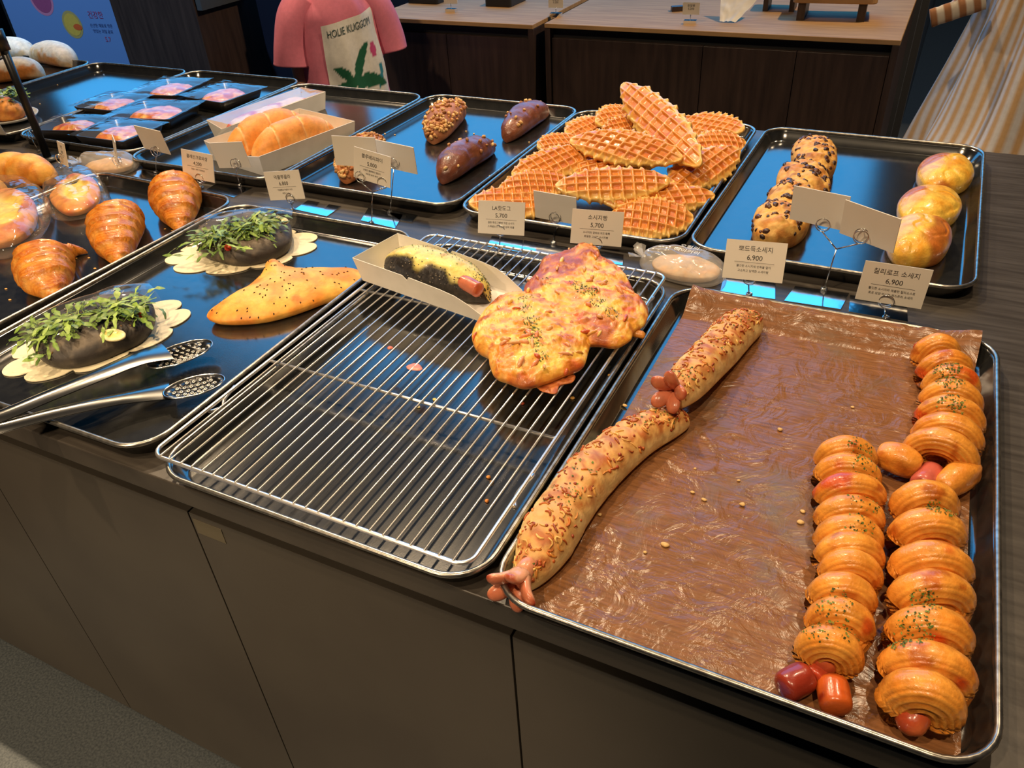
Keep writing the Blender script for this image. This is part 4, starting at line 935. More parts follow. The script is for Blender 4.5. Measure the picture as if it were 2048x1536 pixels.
# ================================================================ chocolate breads, scones, buns
def simple_loaf(name, label, px, Wd, H, c1, c2, c3, seed, cat='bread', mat='crust', lumps=.002, group=None, pw=2.6, nuts=0, nutc=None, zz=.02):
    P_ = [G(u, v, ZB + zz) for u, v in px]; o = loc_of(P_); o.z = ZB + .0006; sp = [Vector((p.x - o.x, p.y - o.y, 0)) for p in P_]
    mb = MB(); rows = loaf(mb, sp, Wd, H, nu=90, nv=44, flat=.42, pw=pw, disp=lambda t, th, x, y, z: lumps * n3(x, y, z + seed, 32, 3) + .0006 * n3(x, y, z, 120, 2),
        colf=lambda t, th, p, d: mix(mix(c1, c2, sm(-.2, .35, n3(p.x, p.y, p.z + seed, 30, 3))), c3, sm(.12, .4, n3(p.x, p.y, p.z + seed + 5, 24, 2))))
    if not nuts: return tag(mb.build(name, M[mat], loc=o), label, cat, group)
    t = thing(name, label, cat, o, 0, group); mb.build('crust', M[mat], t); k = MB(); rng = random.Random(seed)
    for p, a, b, n in scatter_on(rows, nuts, .25, rng):
        r_ = rng.uniform(.0022, .0045); e = (a * rng.uniform(-1, 1) + b * rng.uniform(-1, 1)).normalized() * r_
        k.tube([p - e * 1.1, p - e * .4 + n * r_ * .6, p + e * .6 + n * r_ * .5, p + e * 1.2], [r_ * .3, r_ * .9, r_ * .8, r_ * .25], 6, col=rng.choice(nutc))
    tag(k.build('nut_pieces', M['crust'], t), kind='stuff'); return t
CH1, CH2, CH3 = S(120, 68, 46), S(98, 52, 36), S(150, 92, 60)
NUT = [S(214, 168, 104), S(190, 136, 78), S(226, 186, 124), S(160, 104, 60)]
simple_loaf('chocolate_bread', 'brown bread roll covered in chopped nuts, back left of the chocolate breads', [(866, 272), (885, 245), (918, 212)], [.036, .038, .036], [.05, .056, .052], S(170, 110, 70), S(140, 84, 50), S(110, 62, 36), 3, nuts=230, nutc=NUT)
simple_loaf('chocolate_bread', 'smooth chocolate bread roll lying nearest the front of its tray', [(884, 350), (915, 322), (945, 305), (982, 283)], [.032, .036, .035, .034], [.048, .052, .052, .046], CH1, CH2, CH3, 6, mat='glaze', lumps=.005, nuts=14, nutc=NUT)
simple_loaf('chocolate_bread', 'smooth chocolate bread roll at the back right of its tray', [(1012, 268), (1045, 240), (1090, 212)], [.030, .034, .034], [.046, .052, .048], CH1, CH2, S(140, 90, 66), 9, mat='glaze', lumps=.004, nuts=14, nutc=NUT)
simple_loaf('chocolate_bread', 'nut-topped bread roll half hidden behind the price cards', [(690, 350), (718, 315), (758, 280)], [.034, .038, .034], [.05, .055, .05], S(186, 112, 56), S(160, 90, 44), S(200, 140, 90), 12, nuts=160, nutc=NUT)
def scone(label, px, seed, h, choc=26):
    o, out = placed(px, ZB + .02); o.z = ZB + .0006; rng = random.Random(seed); t = thing('chocolate_chip_scone', label, 'scone', o, 0, 'chocolate chip scones')
    mb = MB(); rows = patty(mb, out, h, nr=36, na=110, pw=2.6, edge=.45, top=lambda x, y, r, a: .009 * n3(x, y, seed, 38, 3) + .003 * n3(x, y, seed + 3, 110, 2), colf=lambda x, y, z, r, d: mix(mix(S(226, 176, 92), S(196, 128, 50), sm(-.2, .3, n3(x, y, z + seed, 50, 3))), S(150, 86, 34), .7 * sm(.15, .4, n3(x, y, z + seed + 4, 40, 2))))
    mb.build('crumbly_crust', M['crust'], t); k = MB()
    for p, a, b, n in scatter_on(rows[3:], choc, .05, rng):
        r_ = rng.uniform(.003, .0075); a = (a * rng.uniform(-1, 1) + b * rng.uniform(-1, 1)).normalized(); p = p - n * r_ * .45; k.tube([p - a * r_, p - a * r_ * .4 + n * r_ * .2, p + a * r_ * .5 + n * r_ * .15, p + a * r_], [r_ * .3, r_ * .75, r_ * .65, r_ * .2], 7, col=rng.choice([S(70, 40, 26), S(92, 54, 34), S(52, 30, 20)]))
    tag(k.build('chocolate_chips', M['choc'], t), kind='stuff')
M['choc'] = vcol('dark_chocolate', .35, bump=0, var=.2)
scone('chocolate chip scone at the far end of the row of four', [(1582, 312), (1592, 295), (1625, 288), (1658, 295), (1673, 318), (1668, 342), (1640, 352), (1600, 345)], 2, .052, 60)
scone('chocolate chip scone second from the far end of the row', [(1552, 368), (1562, 345), (1600, 336), (1640, 345), (1658, 365), (1655, 390), (1610, 398), (1565, 392)], 5, .050, 55)
scone('chocolate chip scone third from the far end, half behind a blank card', [(1532, 412), (1545, 385), (1590, 375), (1625, 388), (1630, 420), (1600, 438), (1550, 436)], 8, .050, 55)
scone('chocolate chip scone at the near end of the row of four', [(1504, 455), (1512, 430), (1545, 418), (1590, 432), (1620, 446), (1600, 470), (1560, 482), (1515, 476)], 11, .050, 60)
def yellow_bun(label, px, seed, h=.046, pink=None):
    o, out = placed(px, ZB + .018); o.z = ZB + .0006
    mb = MB(); patty(mb, out, h, nr=34, na=110, pw=2.1, edge=.4, top=lambda x, y, r, a: .0035 * n3(x, y, seed, 22, 2) - .002 * sm(.06, 0, abs(n3(x, y, seed + 6, 16, 2))), colf=lambda x, y, z, r, d: mix(mix(S(242, 196, 80), S(232, 160, 48), sm(-.2, .35, n3(x, y, seed, 30, 3))), S(180, 92, 40), .85 * sm(.05, .3, n3(x, y, seed + 4, 18) + (-x * 9 if pink else 0) - .1)))
    return tag(mb.build('yellow_bun', M['glaze'], loc=o), label, 'bread', 'yellow crusted buns')
yellow_bun('yellow crusted bun farthest back in the right column of three', [(1833, 348), (1845, 328), (1885, 318), (1930, 325), (1948, 350), (1930, 370), (1885, 377), (1850, 370)], 2)
yellow_bun('yellow and brown crusted bun in the middle of the right column of three', [(1794, 415), (1808, 394), (1845, 385), (1900, 388), (1923, 412), (1910, 435), (1860, 446), (1810, 440)], 5, pink=1)
yellow_bun('yellow crusted bun nearest the front, partly behind a blank card', [(1772, 480), (1785, 455), (1830, 444), (1885, 452), (1903, 480), (1885, 510), (1835, 520), (1790, 512)], 9, h=.050)

# ================================================================ tray 8: boxes of rolls
def open_box(name, label, ca, cb, cc, hgt, cat='box', parts=True):
    """cardboard box from three base corner pixels: near corner, right corner, and left corner"""
    A, B, C_ = G(*ca, ZB), G(*cb, ZB), G(*cc, ZB); dx = (B - A); L = dx.length; dx.normalize(); dy = Vector((-dx.y, dx.x, 0)); w = (C_ - A).dot(dy)
    t = thing(name, label, cat, A, math.atan2(dx.y, dx.x)); th = .0012; fl = .006
    sheet('bottom', [(0, 0, .001), (L, 0, .001), (L, w, .001), (0, w, .001)], t, M['kraft'])
    sheet('long_wall', [(0, 0, 0), (L, 0, 0), (L + fl, -fl, hgt), (-fl, -fl, hgt)], t, M['kraft'], -.0012)
    sheet('long_wall', [(0, w, 0), (L, w, 0), (L + fl, w + fl, hgt), (-fl, w + fl, hgt)], t, M['kraft'])
    sheet('end_wall', [(0, 0, 0), (-fl, -fl, hgt), (-fl * .4, w * .5, hgt - .016), (-fl, w + fl, hgt), (0, w, 0)], t, M['kraft'])
    sheet('end_wall', [(L, 0, 0), (L + fl, -fl, hgt), (L + fl, w + fl, hgt), (L, w, 0)], t, M['kraft'], -.0012)
    return t, L, w
bx1, L1, w1 = open_box('roll_box', 'open white cardboard box holding two long golden rolls', (530, 352), (708, 282), (432, 318), .044)
def roll(label, y, seed):
    t = bx1; sp = [(.012, y, 0), (L1 * .35, y, 0), (L1 * .7, y, 0), (L1 - .012, y, 0)]
    mb = MB(); loaf(mb, sp, [.032, .036, .036, .031], [.062, .074, .074, .058], nu=110, nv=44, flat=.42, pw=3.2, disp=lambda tt, th, x, yy, z: .0012 * n3(x, yy, z + seed, 26, 2) - .0035 * max(0, 1 - abs(((tt * 3.2 + .45 * math.sin(th * .5) + seed * .3) % 1) - .5) * 22),
        colf=lambda tt, th, p, d: mix(mix(S(234, 152, 66), S(242, 178, 96), sm(-.2, .3, n3(p.x, p.y, p.z, 18, 2))), S(246, 206, 140), .7 if d < -.0015 else 0))
    tag(mb.build('long_roll', M['dough'], loc=bx1.location + Vector((0, 0, .003)), rot=(0, 0, bx1.rotation_euler.z)), label, 'bread')
roll('long golden roll in the open box, on the side nearer the counter front', w1 * .27, 1)
roll('long golden roll in the open box, on the side nearer the wrapped box', w1 * .75, 2)
bx2, L2, w2 = open_box('wrapped_box', 'white cardboard box sealed under clear film, left of the two long rolls', (474, 285), (650, 218), (430, 275), .042)
mb = MB(); loaf(mb, [(.01, w2 / 2, 0), (L2 / 2, w2 / 2, 0), (L2 - .01, w2 / 2, 0)], [w2 * .42] * 3, [.036] * 3, nu=60, nv=30, flat=.45, pw=5, disp=lambda t, th, x, y, z: .002 * n3(x, y, z, 40, 2), colf=lambda t, th, p, d: mix(S(226, 190, 150), S(190, 70, 60), sm(0, .3, n3(p.x, p.y, p.z, 22, 2))))
mb.build('cream_filling', M['dough'], bx2, loc=(0, 0, .003))
fm = MB(); fm.grid([[(-.006 + (L2 + .012) * i / 24, -.006 + (w2 + .012) * j / 8, .0435 + .0018 * n3(i * .4, j * .6, 3, 1.3, 2)) for j in range(9)] for i in range(25)]); fm.build('film_lid', M['clear'], bx2)

# ================================================================ trays 9-11: sealed pastries, sandwich, sugared breads
def sealed(label, ca, cb, cc, seed, h=.028):
    z = ZB + h; A, B, C_ = G(*ca, z), G(*cb, z), G(*cc, z); dx = B - A; L = dx.length; dx.normalize(); dy = Vector((-dx.y, dx.x, 0)); w = abs((C_ - A).dot(dy))
    o = Vector((A.x, A.y, ZB)); t = thing('sealed_pastry', label, 'pastry', o, math.atan2(dx.y, dx.x), 'pastries sealed in clear film')
    mb = MB(); pr = [(.010, 0), (.004, h * .6), (0, h), (.004, h), (.010, .002)]; mb.grid([[(x, y, zz) for x, y in rrect(i, i, L - i, w - i, .012, 4)] for i, zz in pr], closed_v=True)
    k = len(rrect(0, 0, 1, 1, .1, 4)); mb.f.append(tuple(range(4 * k, 5 * k))); mb.mi.append(0); mb.f.append(tuple(range(0, k))[::-1]); mb.mi.append(0)
    mb.build('black_tray', M['ptray'], t)
    p = MB(); out = [(L * .5 + L * .40 * math.cos(a) * (1 + .08 * math.sin(3 * a + seed)), w * .5 + w * .38 * math.sin(a)) for a in [2 * PI * q / 14 for q in range(14)]]
    patty(p, out, h * .9, nr=20, na=70, pw=2.4, edge=.4, top=lambda x, y, r, a: .005 * n3(x, y, seed, 45, 3), colf=lambda x, y, zz, r, d: mix(mix(S(222, 120, 40), S(236, 166, 66), sm(-.2, .3, n3(x, y, seed, 50, 2))), S(176, 52, 28), .8 * sm(.05, .3, n3(x, y, seed + 5, 40, 2))), base=.003)
    p.build('pastry', M['glaze'], t)
    f = MB(); f.grid([[(-.004 + (L + .008) * i / 30, -.012 + (w + .024) * j / 20, h + .003 + .007 * (1 - (j / 10 - 1) ** 2) * (1 - (i / 15 - 1) ** 4) + .0018 * n3(i * .25, j * .25, seed, 1.2, 2)) for j in range(21)] for i in range(31)]); f.build('clear_film', M['clear2'], t)
M['ptray'] = plain('black_plastic', (.02, .016, .014), .3)
M['clear2'] = film('wrinkled_clear_film', body=.03, rough=.08, wrinkle=.0014, wscale=22)
sealed('pastry sealed in a black tray, nearest the camera among the sealed ones', (242, 284), (330, 247), (152, 269), 1)
sealed('pastry sealed in a black tray, right behind the nearest sealed one', (334, 240), (404, 204), (240, 222), 2)
sealed('pastry sealed in clear film just right of the black pole', (165, 262), (222, 232), (82, 252), 3)
sealed('pastry sealed in clear film in the middle of the left group', (223, 222), (303, 191), (150, 212), 4)
sealed('pastry sealed in clear film farthest back on its tray, left one', (347, 192), (420, 158), (273, 181), 5)
sealed('pastry sealed in a black tray at the back, next to the boxes', (441, 206), (528, 175), (366, 192), 6)
sw = thing('arugula_sandwich', 'bread sandwich with green leaves and tomato on a pale plate at the left edge', 'sandwich', G(15, 238, ZB))
mb = MB(); mb.grid([[(r_ * math.cos(a), r_ * .8 * math.sin(a), z) for a in [2 * PI * k / 32 for k in range(32)]] for r_, z in ((.05, .0005), (.085, .006), (.09, .012), (.087, .012), (.05, .003), (.001, .003))], closed_v=True, cap=True); mb.build('plate', plain('pale_plate', (.6, .55, .46), .4), sw)
mb = MB(); patty(mb, [(.065 * math.cos(a), .04 * math.sin(a)) for a in [2 * PI * k / 12 for k in range(12)]], .05, nr=20, na=60, top=lambda x, y, r, a: .004 * n3(x, y, 2, 50, 2), colf=lambda x, y, z, r, d: mix(S(226, 150, 64), S(190, 104, 40), sm(-.2, .3, n3(x, y, z, 40, 2))), base=.006); mb.build('bread', M['dough'], sw)
lf = MB(); rg = random.Random(5)
for k in range(50):
    an = rg.uniform(0, 2 * PI); leaf(lf, Vector((rg.uniform(-.02, .06), rg.uniform(.0, .045), .045 + rg.uniform(0, .02))), Vector((math.cos(an), math.sin(an), .2)).normalized(), Vector((0, 0, 1)), rg.uniform(.02, .035), .005, rg, LEAFC)
tag(lf.build('leaves', M['leaf'], sw), kind='stuff')
SUG = (S(236, 200, 150), S(240, 226, 205), S(226, 140, 60))
def sugared(label, px, seed, wd=.045):
    P_ = [G(u, v, ZB + .03) for u, v in px]; o = loc_of(P_); o.z = ZB + .0006; sp = [Vector((p.x - o.x, p.y - o.y, 0)) for p in P_]
    mb = MB(); loaf(mb, sp, [wd] * 3, [wd * 1.5] * 3, nu=60, nv=36, flat=.4, disp=lambda t, th, x, y, z: .002 * n3(x, y, z + seed, 30, 2), colf=lambda t, th, p, d: mix(mix(SUG[0], SUG[2], sm(-.1, .3, n3(p.x, p.y, p.z + seed, 14, 2) - .3 * math.sin(th))), SUG[1], sm(.1, .5, math.sin(th) - .2 + n3(p.x, p.y, p.z, 40, 2))))
    return tag(mb.build('sugared_bread', M['dough'], loc=o), label, 'bread')
sugared('white-dusted bread roll, the rightmost of the three at the far left', [(60, 104), (100, 106), (142, 116)], 2)
sugared('white-dusted bread roll, back one at the left edge', [(-30, 100), (20, 98), (62, 104)], 4)
sugared('white-dusted bread roll with an orange crust, front one of the three', [(-20, 146), (35, 138), (84, 134)], 6, .042)
sugared('pale bread end at the left edge in front of the sugared breads', [(-40, 196), (-20, 194), (12, 190)], 8, .03)
for i, (u, v) in enumerate([(153, 147), (108, 161), (87, 168), (115, 170), (28, 188), (80, 208), (251, 140), (275, 148), (200, 137), (770, 268), (790, 270), (1058, 285), (948, 268), (980, 352), (932, 263), (1008, 378), (1005, 260)]):
    crumb('tray_crumb', 'tiny pale crumb on the bare metal of a rear tray', (u, v), ZB, .0028, S(226, 190, 130), group='crumbs on the rear trays', seed=i + 90)
# ================================================================ price cards and their wire holders
CARDS = {
 'c1': (-0.310, 0.655, 0.861, 0.14, -0.35, -0.03, 0.079), 'c2': (-0.148, 0.660, 0.867, 0.23, -0.33, 0.03, 0.079), 'c3b': (-0.266, 0.770, 0.838, -0.02, 0.12, 0.02, 0.079),
 'c4': (0.093, 0.647, 0.860, -0.03, -0.45, -0.08, 0.083), 'c5': (0.274, 0.657, 0.852, 0.14, -0.15, 0.06, 0.083), 'c6b': (0.158, 0.730, 0.914, -0.20, 0.08, 0.00, 0.079),
 'c7b': (0.228, 0.689, 0.915, -0.42, 0.14, 0.05, 0.079), 'c8': (-0.552, 0.657, 0.916, -0.07, -0.15, 0.10, 0.079), 'c9b': (-0.608, 0.689, 0.926, 0.26, -0.01, 0.03, 0.079),
 'c10b': (-0.553, 0.731, 0.908, -0.01, 0.16, 0.08, 0.079), 'c11': (-0.755, 0.654, 0.859, 0.08, -0.15, -0.14, 0.079), 'c12b': (-0.949, 0.727, 0.869, 0.12, 0.06, -0.10, 0.079),
 'c13': (-0.955, 0.647, 0.875, 0.02, -0.22, 0.05, 0.079), 'c14b': (-1.140, 0.711, 0.885, -0.07, 0.18, 0.04, 0.079), 'c15': (-1.250, 0.700, 0.858, -0.62, -0.20, -0.02, 0.068),
 'c16': (-1.310, 0.622, 0.868, -0.45, -0.20, -0.14, 0.070), 'c17b': (-1.700, 0.72, 0.862, 0.21, 0.30, 0.10, 0.074)}
CTX = {
 'c1': ('LA핫도그', '5,700', ['철판 핫도그빵에 구운 소시지', '스페셜소스 케찹과 양파 피클'], 'price card reading LA and 5,700, left one before the waffle tray'),
 'c2': ('소시지빵', '5,700', ['소시지와 양파와 치즈 듬뿍', '토핑한 고소한 소시지빵'], 'price card reading 5,700, right one before the waffle tray, behind the pizza bread'),
 'c3b': (None, None, [], 'blank back of a price card leaning before the waffles, between the two 5,700 cards'),
 'c4': ('뽀드득소세지', '6,900', ['쫄깃한 소시지에 반죽을 말아', '고소하고 담백한 소세지빵'], 'price card reading 6,900 at the middle of the brown-paper tray edge'),
 'c5': ('칠리로프 소세지', '6,900', ['쫄깃한 소시지와 매콤한 칠리소스로', '로프 모양 바삭한 페스츄리 소세지'], 'price card reading 6,900 nearest the right end of the counter'),
 'c6b': (None, None, [], 'blank back of a price card, left one of the overlapping pair before the scones'),
 'c7b': (None, None, [], 'blank back of a price card, right one of the overlapping pair before the buns'),
 'c8': ('블루베리파이', '5,800', ['상큼한 블루베리 필링이', '가득한 바삭 파이'], 'price card reading 5,800 on a two-ringed holder before the nut-topped bread'),
 'c9b': (None, None, [], 'blank back of a price card, left one behind the 5,800 card'),
 'c10b': (None, None, [], 'blank back of a price card, right one behind the 5,800 card'),
 'c11': ('먹물루꼴라', '6,800', ['먹물빵과 루꼴라 치즈', '바질 소스'], 'price card reading 6,800 standing behind the farther arugula bread'),
 'c12b': (None, None, [], 'blank back of a price card in front of the two golden rolls'),
 'c13': ('플레인크로와상', '4,200', ['프랑스 버터 크로와상'], 'price card reading 4,200 standing behind the round croissant'),
 'c14b': (None, None, [], 'blank back of a tilted price card at the corner of the box tray'),
 'c15': ('치즈브레드', '4,800', ['부드러운 치즈 크림'], 'narrow-looking price card over the knotted clear bag'),
 'c16': ('치즈빵', '3,900', ['고소한 치즈빵'], 'narrow-looking price card at the foot of the black pole'),
 'c17b': (None, None, [], 'blank back of a price card in front of the sandwich plate')}
for k, (x, y, z, a, b, c, w) in CARDS.items():
    h = w * .66; nm, pr, sm_, lab = CTX[k]
    t = thing('price_card', lab, 'price card', (x, y, z)); t.rotation_mode = 'YXZ'; t.rotation_euler = (b, c, a)
    MB().box((-w / 2, -.0007, -h / 2), (w / 2, .0007, h / 2)).build('card', M['card'], t, smooth=False)
    s_ = w / .083
    if nm:
        text('name_text', nm, .0086 * s_, M['ink'], t, (0, -.0010, .0155 * s_)); text('price_text', pr, .0098 * s_, M['ink'], t, (0, -.0010, .0035 * s_))
        MB().box((-w * .33, -.0010, -.0030), (w * .33, -.0008, -.0027)).build('ruled_line', M['ink'], t, smooth=False)
        for i, l in enumerate(sm_): text('small_text', l, .0040 * s_, M['ink'], t, (0, -.0010, (-.0085 - .0065 * i) * s_))
def holder(label, rings, foot, plate, knob=None):
    """rings: (pixel, card key); foot: pixel on the counter; plate: four pixels on the counter"""
    F = G(*foot, TZ + .002); t = thing('card_holder', label, 'card holder', (F.x, F.y, TZ)); o = Vector(t.location)
    if plate:
        P_ = [G(u, v, TZ) - o for u, v in plate]; MB().prism([(p.x, p.y) for p in P_], 0, .0016).build('base_plate', M['plate'], t, smooth=False)
    tops = []
    for px, k in rings:
        y = CARDS[k][1] - .0045; c = GY(*px, y) - o; tops.append(c); mb = MB()
        for dy in (-.0008, .0058): mb.tube([c + Vector((.0095 * math.cos(2 * PI * q / 28), dy, .0095 * math.sin(2 * PI * q / 28))) for q in range(28)], .0008, 6, closed=True)
        mb.tube([c + Vector((0, -.0008, .0095)), c + Vector((0, .0058, .0095))], .0008, 6)
        mb.build('ring_clip', M['steel'], t)
    mb = MB(); base = Vector((0, 0, .001))
    if len(tops) > 1:
        j = (tops[0] + tops[1]) / 2 * .55; j.z = min(tops[0].z, tops[1].z) - .022; j.x = (tops[0].x + tops[1].x) / 2 * .75; mb.tube([base, j], .0010, 6)
        for c in tops: mb.tube([j, c + Vector((0, 0, -.0095))], .0010, 6)
    else: mb.tube([base, tops[0] + Vector((0, 0, -.0095))], .0010, 6)
    mb.tube([base + Vector((.004 * math.cos(q), .004 * math.sin(q), .0008 + q * .0003)) for q in [k * .5 for k in range(26)]], .0009, 6)
    mb.build('wire_stem', M['steel'], t)
holder('wire holder of the left 5,700 card, steel base on the counter', [((1000, 461), 'c1')], (998, 500), [(984, 473), (1046, 482), (1043, 506), (975, 494)])
holder('wire holder of the blank card between the two 5,700 cards', [((1109, 436), 'c3b')], (1107, 487), [(1048, 482), (1138, 496), (1131, 516), (1043, 505)])
holder('wire holder of the right 5,700 card, behind the pizza bread', [((1193, 486), 'c2')], (1196, 520), [(1180, 500), (1247, 511), (1245, 532), (1172, 520)])
holder('wire holder of the middle 6,900 card, bright base plate beside the knotted bag', [((1499, 557), 'c4')], (1498, 590), [(1447, 556), (1550, 564), (1550, 600), (1440, 585)])
holder('wire holder of the right-end 6,900 card', [((1773, 603), 'c5')], (1772, 636), [(1700, 592), (1813, 606), (1815, 645), (1697, 625)])
holder('two-armed wire holder of the overlapping blank cards before the scones', [((1646, 450), 'c6b'), ((1722, 474), 'c7b')], (1648, 579), [(1590, 574), (1698, 588), (1681, 620), (1568, 603)])
holder('two-ringed wire holder of the 5,800 card', [((720, 354), 'c8'), ((765, 366), 'c8')], (743, 446), [(737, 417), (806, 431), (790, 458), (722, 442)])
holder('single wire holder of the blank cards behind the 5,800 card', [((786, 326), 'c10b')], (780, 425), [(764, 418), (836, 432), (824, 446), (800, 442)])
holder('wire holder of the 6,800 card, notched steel base beside it', [((581, 397), 'c11')], (586, 420), [(616, 402), (640, 406), (632, 414), (650, 418), (658, 410), (683, 414), (654, 434), (590, 420)])
holder('wire holder of the blank card before the golden rolls', [((469, 328), 'c12b')], (480, 371), [(434, 368), (506, 377), (468, 396), (414, 380)])
holder('wire holder of the 4,200 card behind the round croissant', [((400, 357), 'c13')], (403, 376), None)
holder('wire holder of the tilted blank card at the box tray corner', [((309, 304), 'c14b')], (312, 345), [(281, 339), (338, 354), (312, 366), (262, 352)])
holder('wire holder of the narrow card over the knotted clear bag', [((232, 322), 'c15')], (236, 340), None)
holder('wire holder of the narrow card at the pole foot', [((119, 318), 'c16')], (122, 336), None)
holder('wire holder of the blank card before the sandwich plate', [((60, 270), 'c17b')], (78, 302), None)

# ---- knotted cloudy bags
def knotted_bag(label, c_px, L, Wd, ang, seed, inner, h=.034):
    c = G(*c_px, TZ); t = thing('knotted_bag', label, 'plastic bag', (c.x, c.y, TZ + .001), ang)
    mb = MB(); patty(mb, [(L * .42 * math.cos(a) + .01, Wd * .5 * math.sin(a)) for a in [2 * PI * k / 14 for k in range(14)]], h * .5, nr=14, na=50, edge=.5, top=lambda x, y, r, a: .004 * n3(x, y, seed, 40, 2), colf=lambda x, y, z, r, d: mix(inner, S(230, 180, 120), sm(-.1, .3, n3(x, y, seed, 60, 2))), base=.002)
    mb.build('bread_inside', M['dough'], t)
    fm = MB(); out = [(-L * .5, .006), (-L * .42, .02), (-L * .2, Wd * .42), (L * .1, Wd * .56), (L * .4, Wd * .52), (L * .56, Wd * .2), (L * .56, -Wd * .25), (L * .38, -Wd * .55), (0, -Wd * .56), (-L * .25, -Wd * .4), (-L * .42, -.02), (-L * .5, -.006)]
    patty(fm, out, h, nr=26, na=110, pw=3, edge=.2, top=lambda x, y, r, a: .005 * n3(x, y, seed, 34, 2) + .003 * abs(math.sin(8 * math.atan2(y, x + L * .45))) * sm(.1, -L * .4, x)); fm.build('bag', M['cloudy'], t)
    kn = MB(); rg = random.Random(seed)
    for q in range(9):
        a = PI + rg.uniform(-1, 1); d = Vector((math.cos(a), math.sin(a), rg.uniform(.1, .9))).normalized(); s = d.cross(Vector((0, 0, 1))).normalized(); b = Vector((-L * .47, 0, .014)); l = rg.uniform(.014, .024)
        kn.add([b - s * .002, b + s * .002, b + d * l + s * rg.uniform(.005, .009), b + d * l * 1.1 + Vector((0, 0, .003)), b + d * l - s * rg.uniform(.005, .009)], [(0, 1, 2, 3), (0, 3, 4)])
    kn.build('knot_frill', M['cloudy'], t)
    return t
kb = knotted_bag('knotted cloudy plastic bag with pale printing, between the rack and the scone tray', (1358, 545), .125, .07, -.05, 3, S(222, 190, 150))
for i, l in enumerate(['오월의', '베이커리']): text('printed_letters', l, .011, plain('pale_print', (.85, .82, .74), .5) if i == 0 else bpy.data.materials['pale_print'], kb, (.012, .004 - .014 * i, .042), (0, 0, -.05))
knotted_bag('knotted clear bag of bread behind the wrapped cheese breads', (215, 340), .13, .07, .25, 5, S(224, 176, 110), .036)

# ---- black pole
PP = G(97, 318, TZ); pole = thing('black_pole', 'thin black metal pole rising from the counter at the left', 'pole', (PP.x, PP.y, TZ))
MB().tube([(0, 0, 0), (0, 0, .26)], .0085, 16).build('lower_tube', M['black'], pole)
MB().tube([(0, 0, .235), (0, 0, .275)], .0135, 16).build('collar', M['black'], pole)
MB().tube([(0, 0, .27), (0, 0, .50)], .0055, 16).build('upper_tube', M['black'], pole)
MB().tube([(0, 0, 0), (0, 0, .006)], .035, 24).build('foot', M['black'], pole)
MB().tube([(-.012, -.004, .245), (-.03, -.01, .235)], .006, 10).build('thumb_screw', M['black'], pole)

# ================================================================ things on the back cabinets
def on(px, z=TZ): return G(*px, z)
rb = thing('serving_board', 'raised wooden serving board on legs at the right end of the oak cabinet top', 'board', on((1670, 40)), .06)
MB().prism(rrect(-.135, -.03, .115, .13, .02, 5), .052, .068).build('board', M['oak'], rb, smooth=False, bevel=.003)
for x in (-.105, .075): MB().prism([(x - .012, -.02), (x + .012, -.02), (x + .012, .12), (x - .012, .12)], 0, .0515).build('leg', M['walnut'], rb, smooth=False)
mb = MB(); mb.grid([[(-.06 + .20 * i / 20, -.02 + .15 * j / 12, .0005 + .004 * n3(i * .2, j * .2, 2, 1.2)) for j in range(13)] for i in range(21)])
tag(mb.build('white_napkin', M['card'], loc=Vector(rb.location) + Vector((0, 0, .073)), rot=(0, 0, .1)), 'white paper sheet lying on the raised serving board', 'paper')
rb2 = thing('serving_board', 'smaller raised wooden board partly hidden behind the white draped paper', 'board', on((1555, 22)), .05)
MB().prism(rrect(-.055, -.02, .06, .1, .015, 5), .045, .058).build('board', M['oak'], rb2, smooth=False, bevel=.003)
for x in (-.04, .045): MB().prism([(x - .008, -.01), (x + .008, -.01), (x + .008, .08), (x - .008, .08)], 0, .0445).build('leg', M['walnut'], rb2, smooth=False)
mb = MB(); q0 = on((1455, 45)); rows = []
for i in range(25):
    r = []
    for j in range(19):
        u, v = i / 24 - .5, j / 18; r.append((u * (.05 + .09 * v) + .02 * v, v * .09 - .004, .004 + .075 * v ** 1.1 + .006 * n3(u * 3, v * 3, 1, 1.5, 2)))
    rows.append(r)
mb.grid(rows); tag(mb.build('draped_paper', M['card'], loc=(q0.x, q0.y, TZ)), 'white crumpled paper hanging to a point over the oak cabinet edge area', 'paper')
q0 = on((1354, 22)); tag(MB().box((-.02, -.012, 0), (.02, .012, .016)).build('wooden_block', M['walnut'], loc=(q0.x, q0.y, TZ), rot=(0, 0, .5), smooth=False, bevel=.001), 'small dark wooden block on the oak top, left of the white tag', 'block')
def small_tag(label, px):
    q = on(px); t = thing('standing_tag', label, 'tag', (q.x, q.y, TZ), .1)
    MB().box((-.02, -.012, 0), (.02, .012, .012)).build('clear_base', M['plate'], t, smooth=False); MB().tube([(0, 0, .01), (0, 0, .03)], .0012, 6).build('stem', M['steel'], t)
    MB().box((-.027, -.0006, .028), (.027, .0006, .065)).build('card', M['card'], t, smooth=False); text('tag_text', '호밀빵\n5,200', .009, M['ink'], t, (0, -.001, .05))
small_tag('white standing tag on the oak cabinet beside the draped paper', (1380, 48))
small_tag('white standing tag at the left end of the oak cabinet', (1112, 33))
small_tag('white standing tag on the shorter cabinet behind the trays', (903, 24))
for lab, px, w in (('dark tray on the shorter cabinet, left of its white tag', (850, 6), .07), ('dark tray on the shorter cabinet, right of its white tag', (1000, 12), .055)):
    q = on(px); tag(MB().prism(rrect(-w, -.02, w, .12, .01, 4), 0, .03).build('dark_dish', M['black'], loc=(q.x, q.y, TZ), smooth=False, bevel=.002), lab, 'dish')

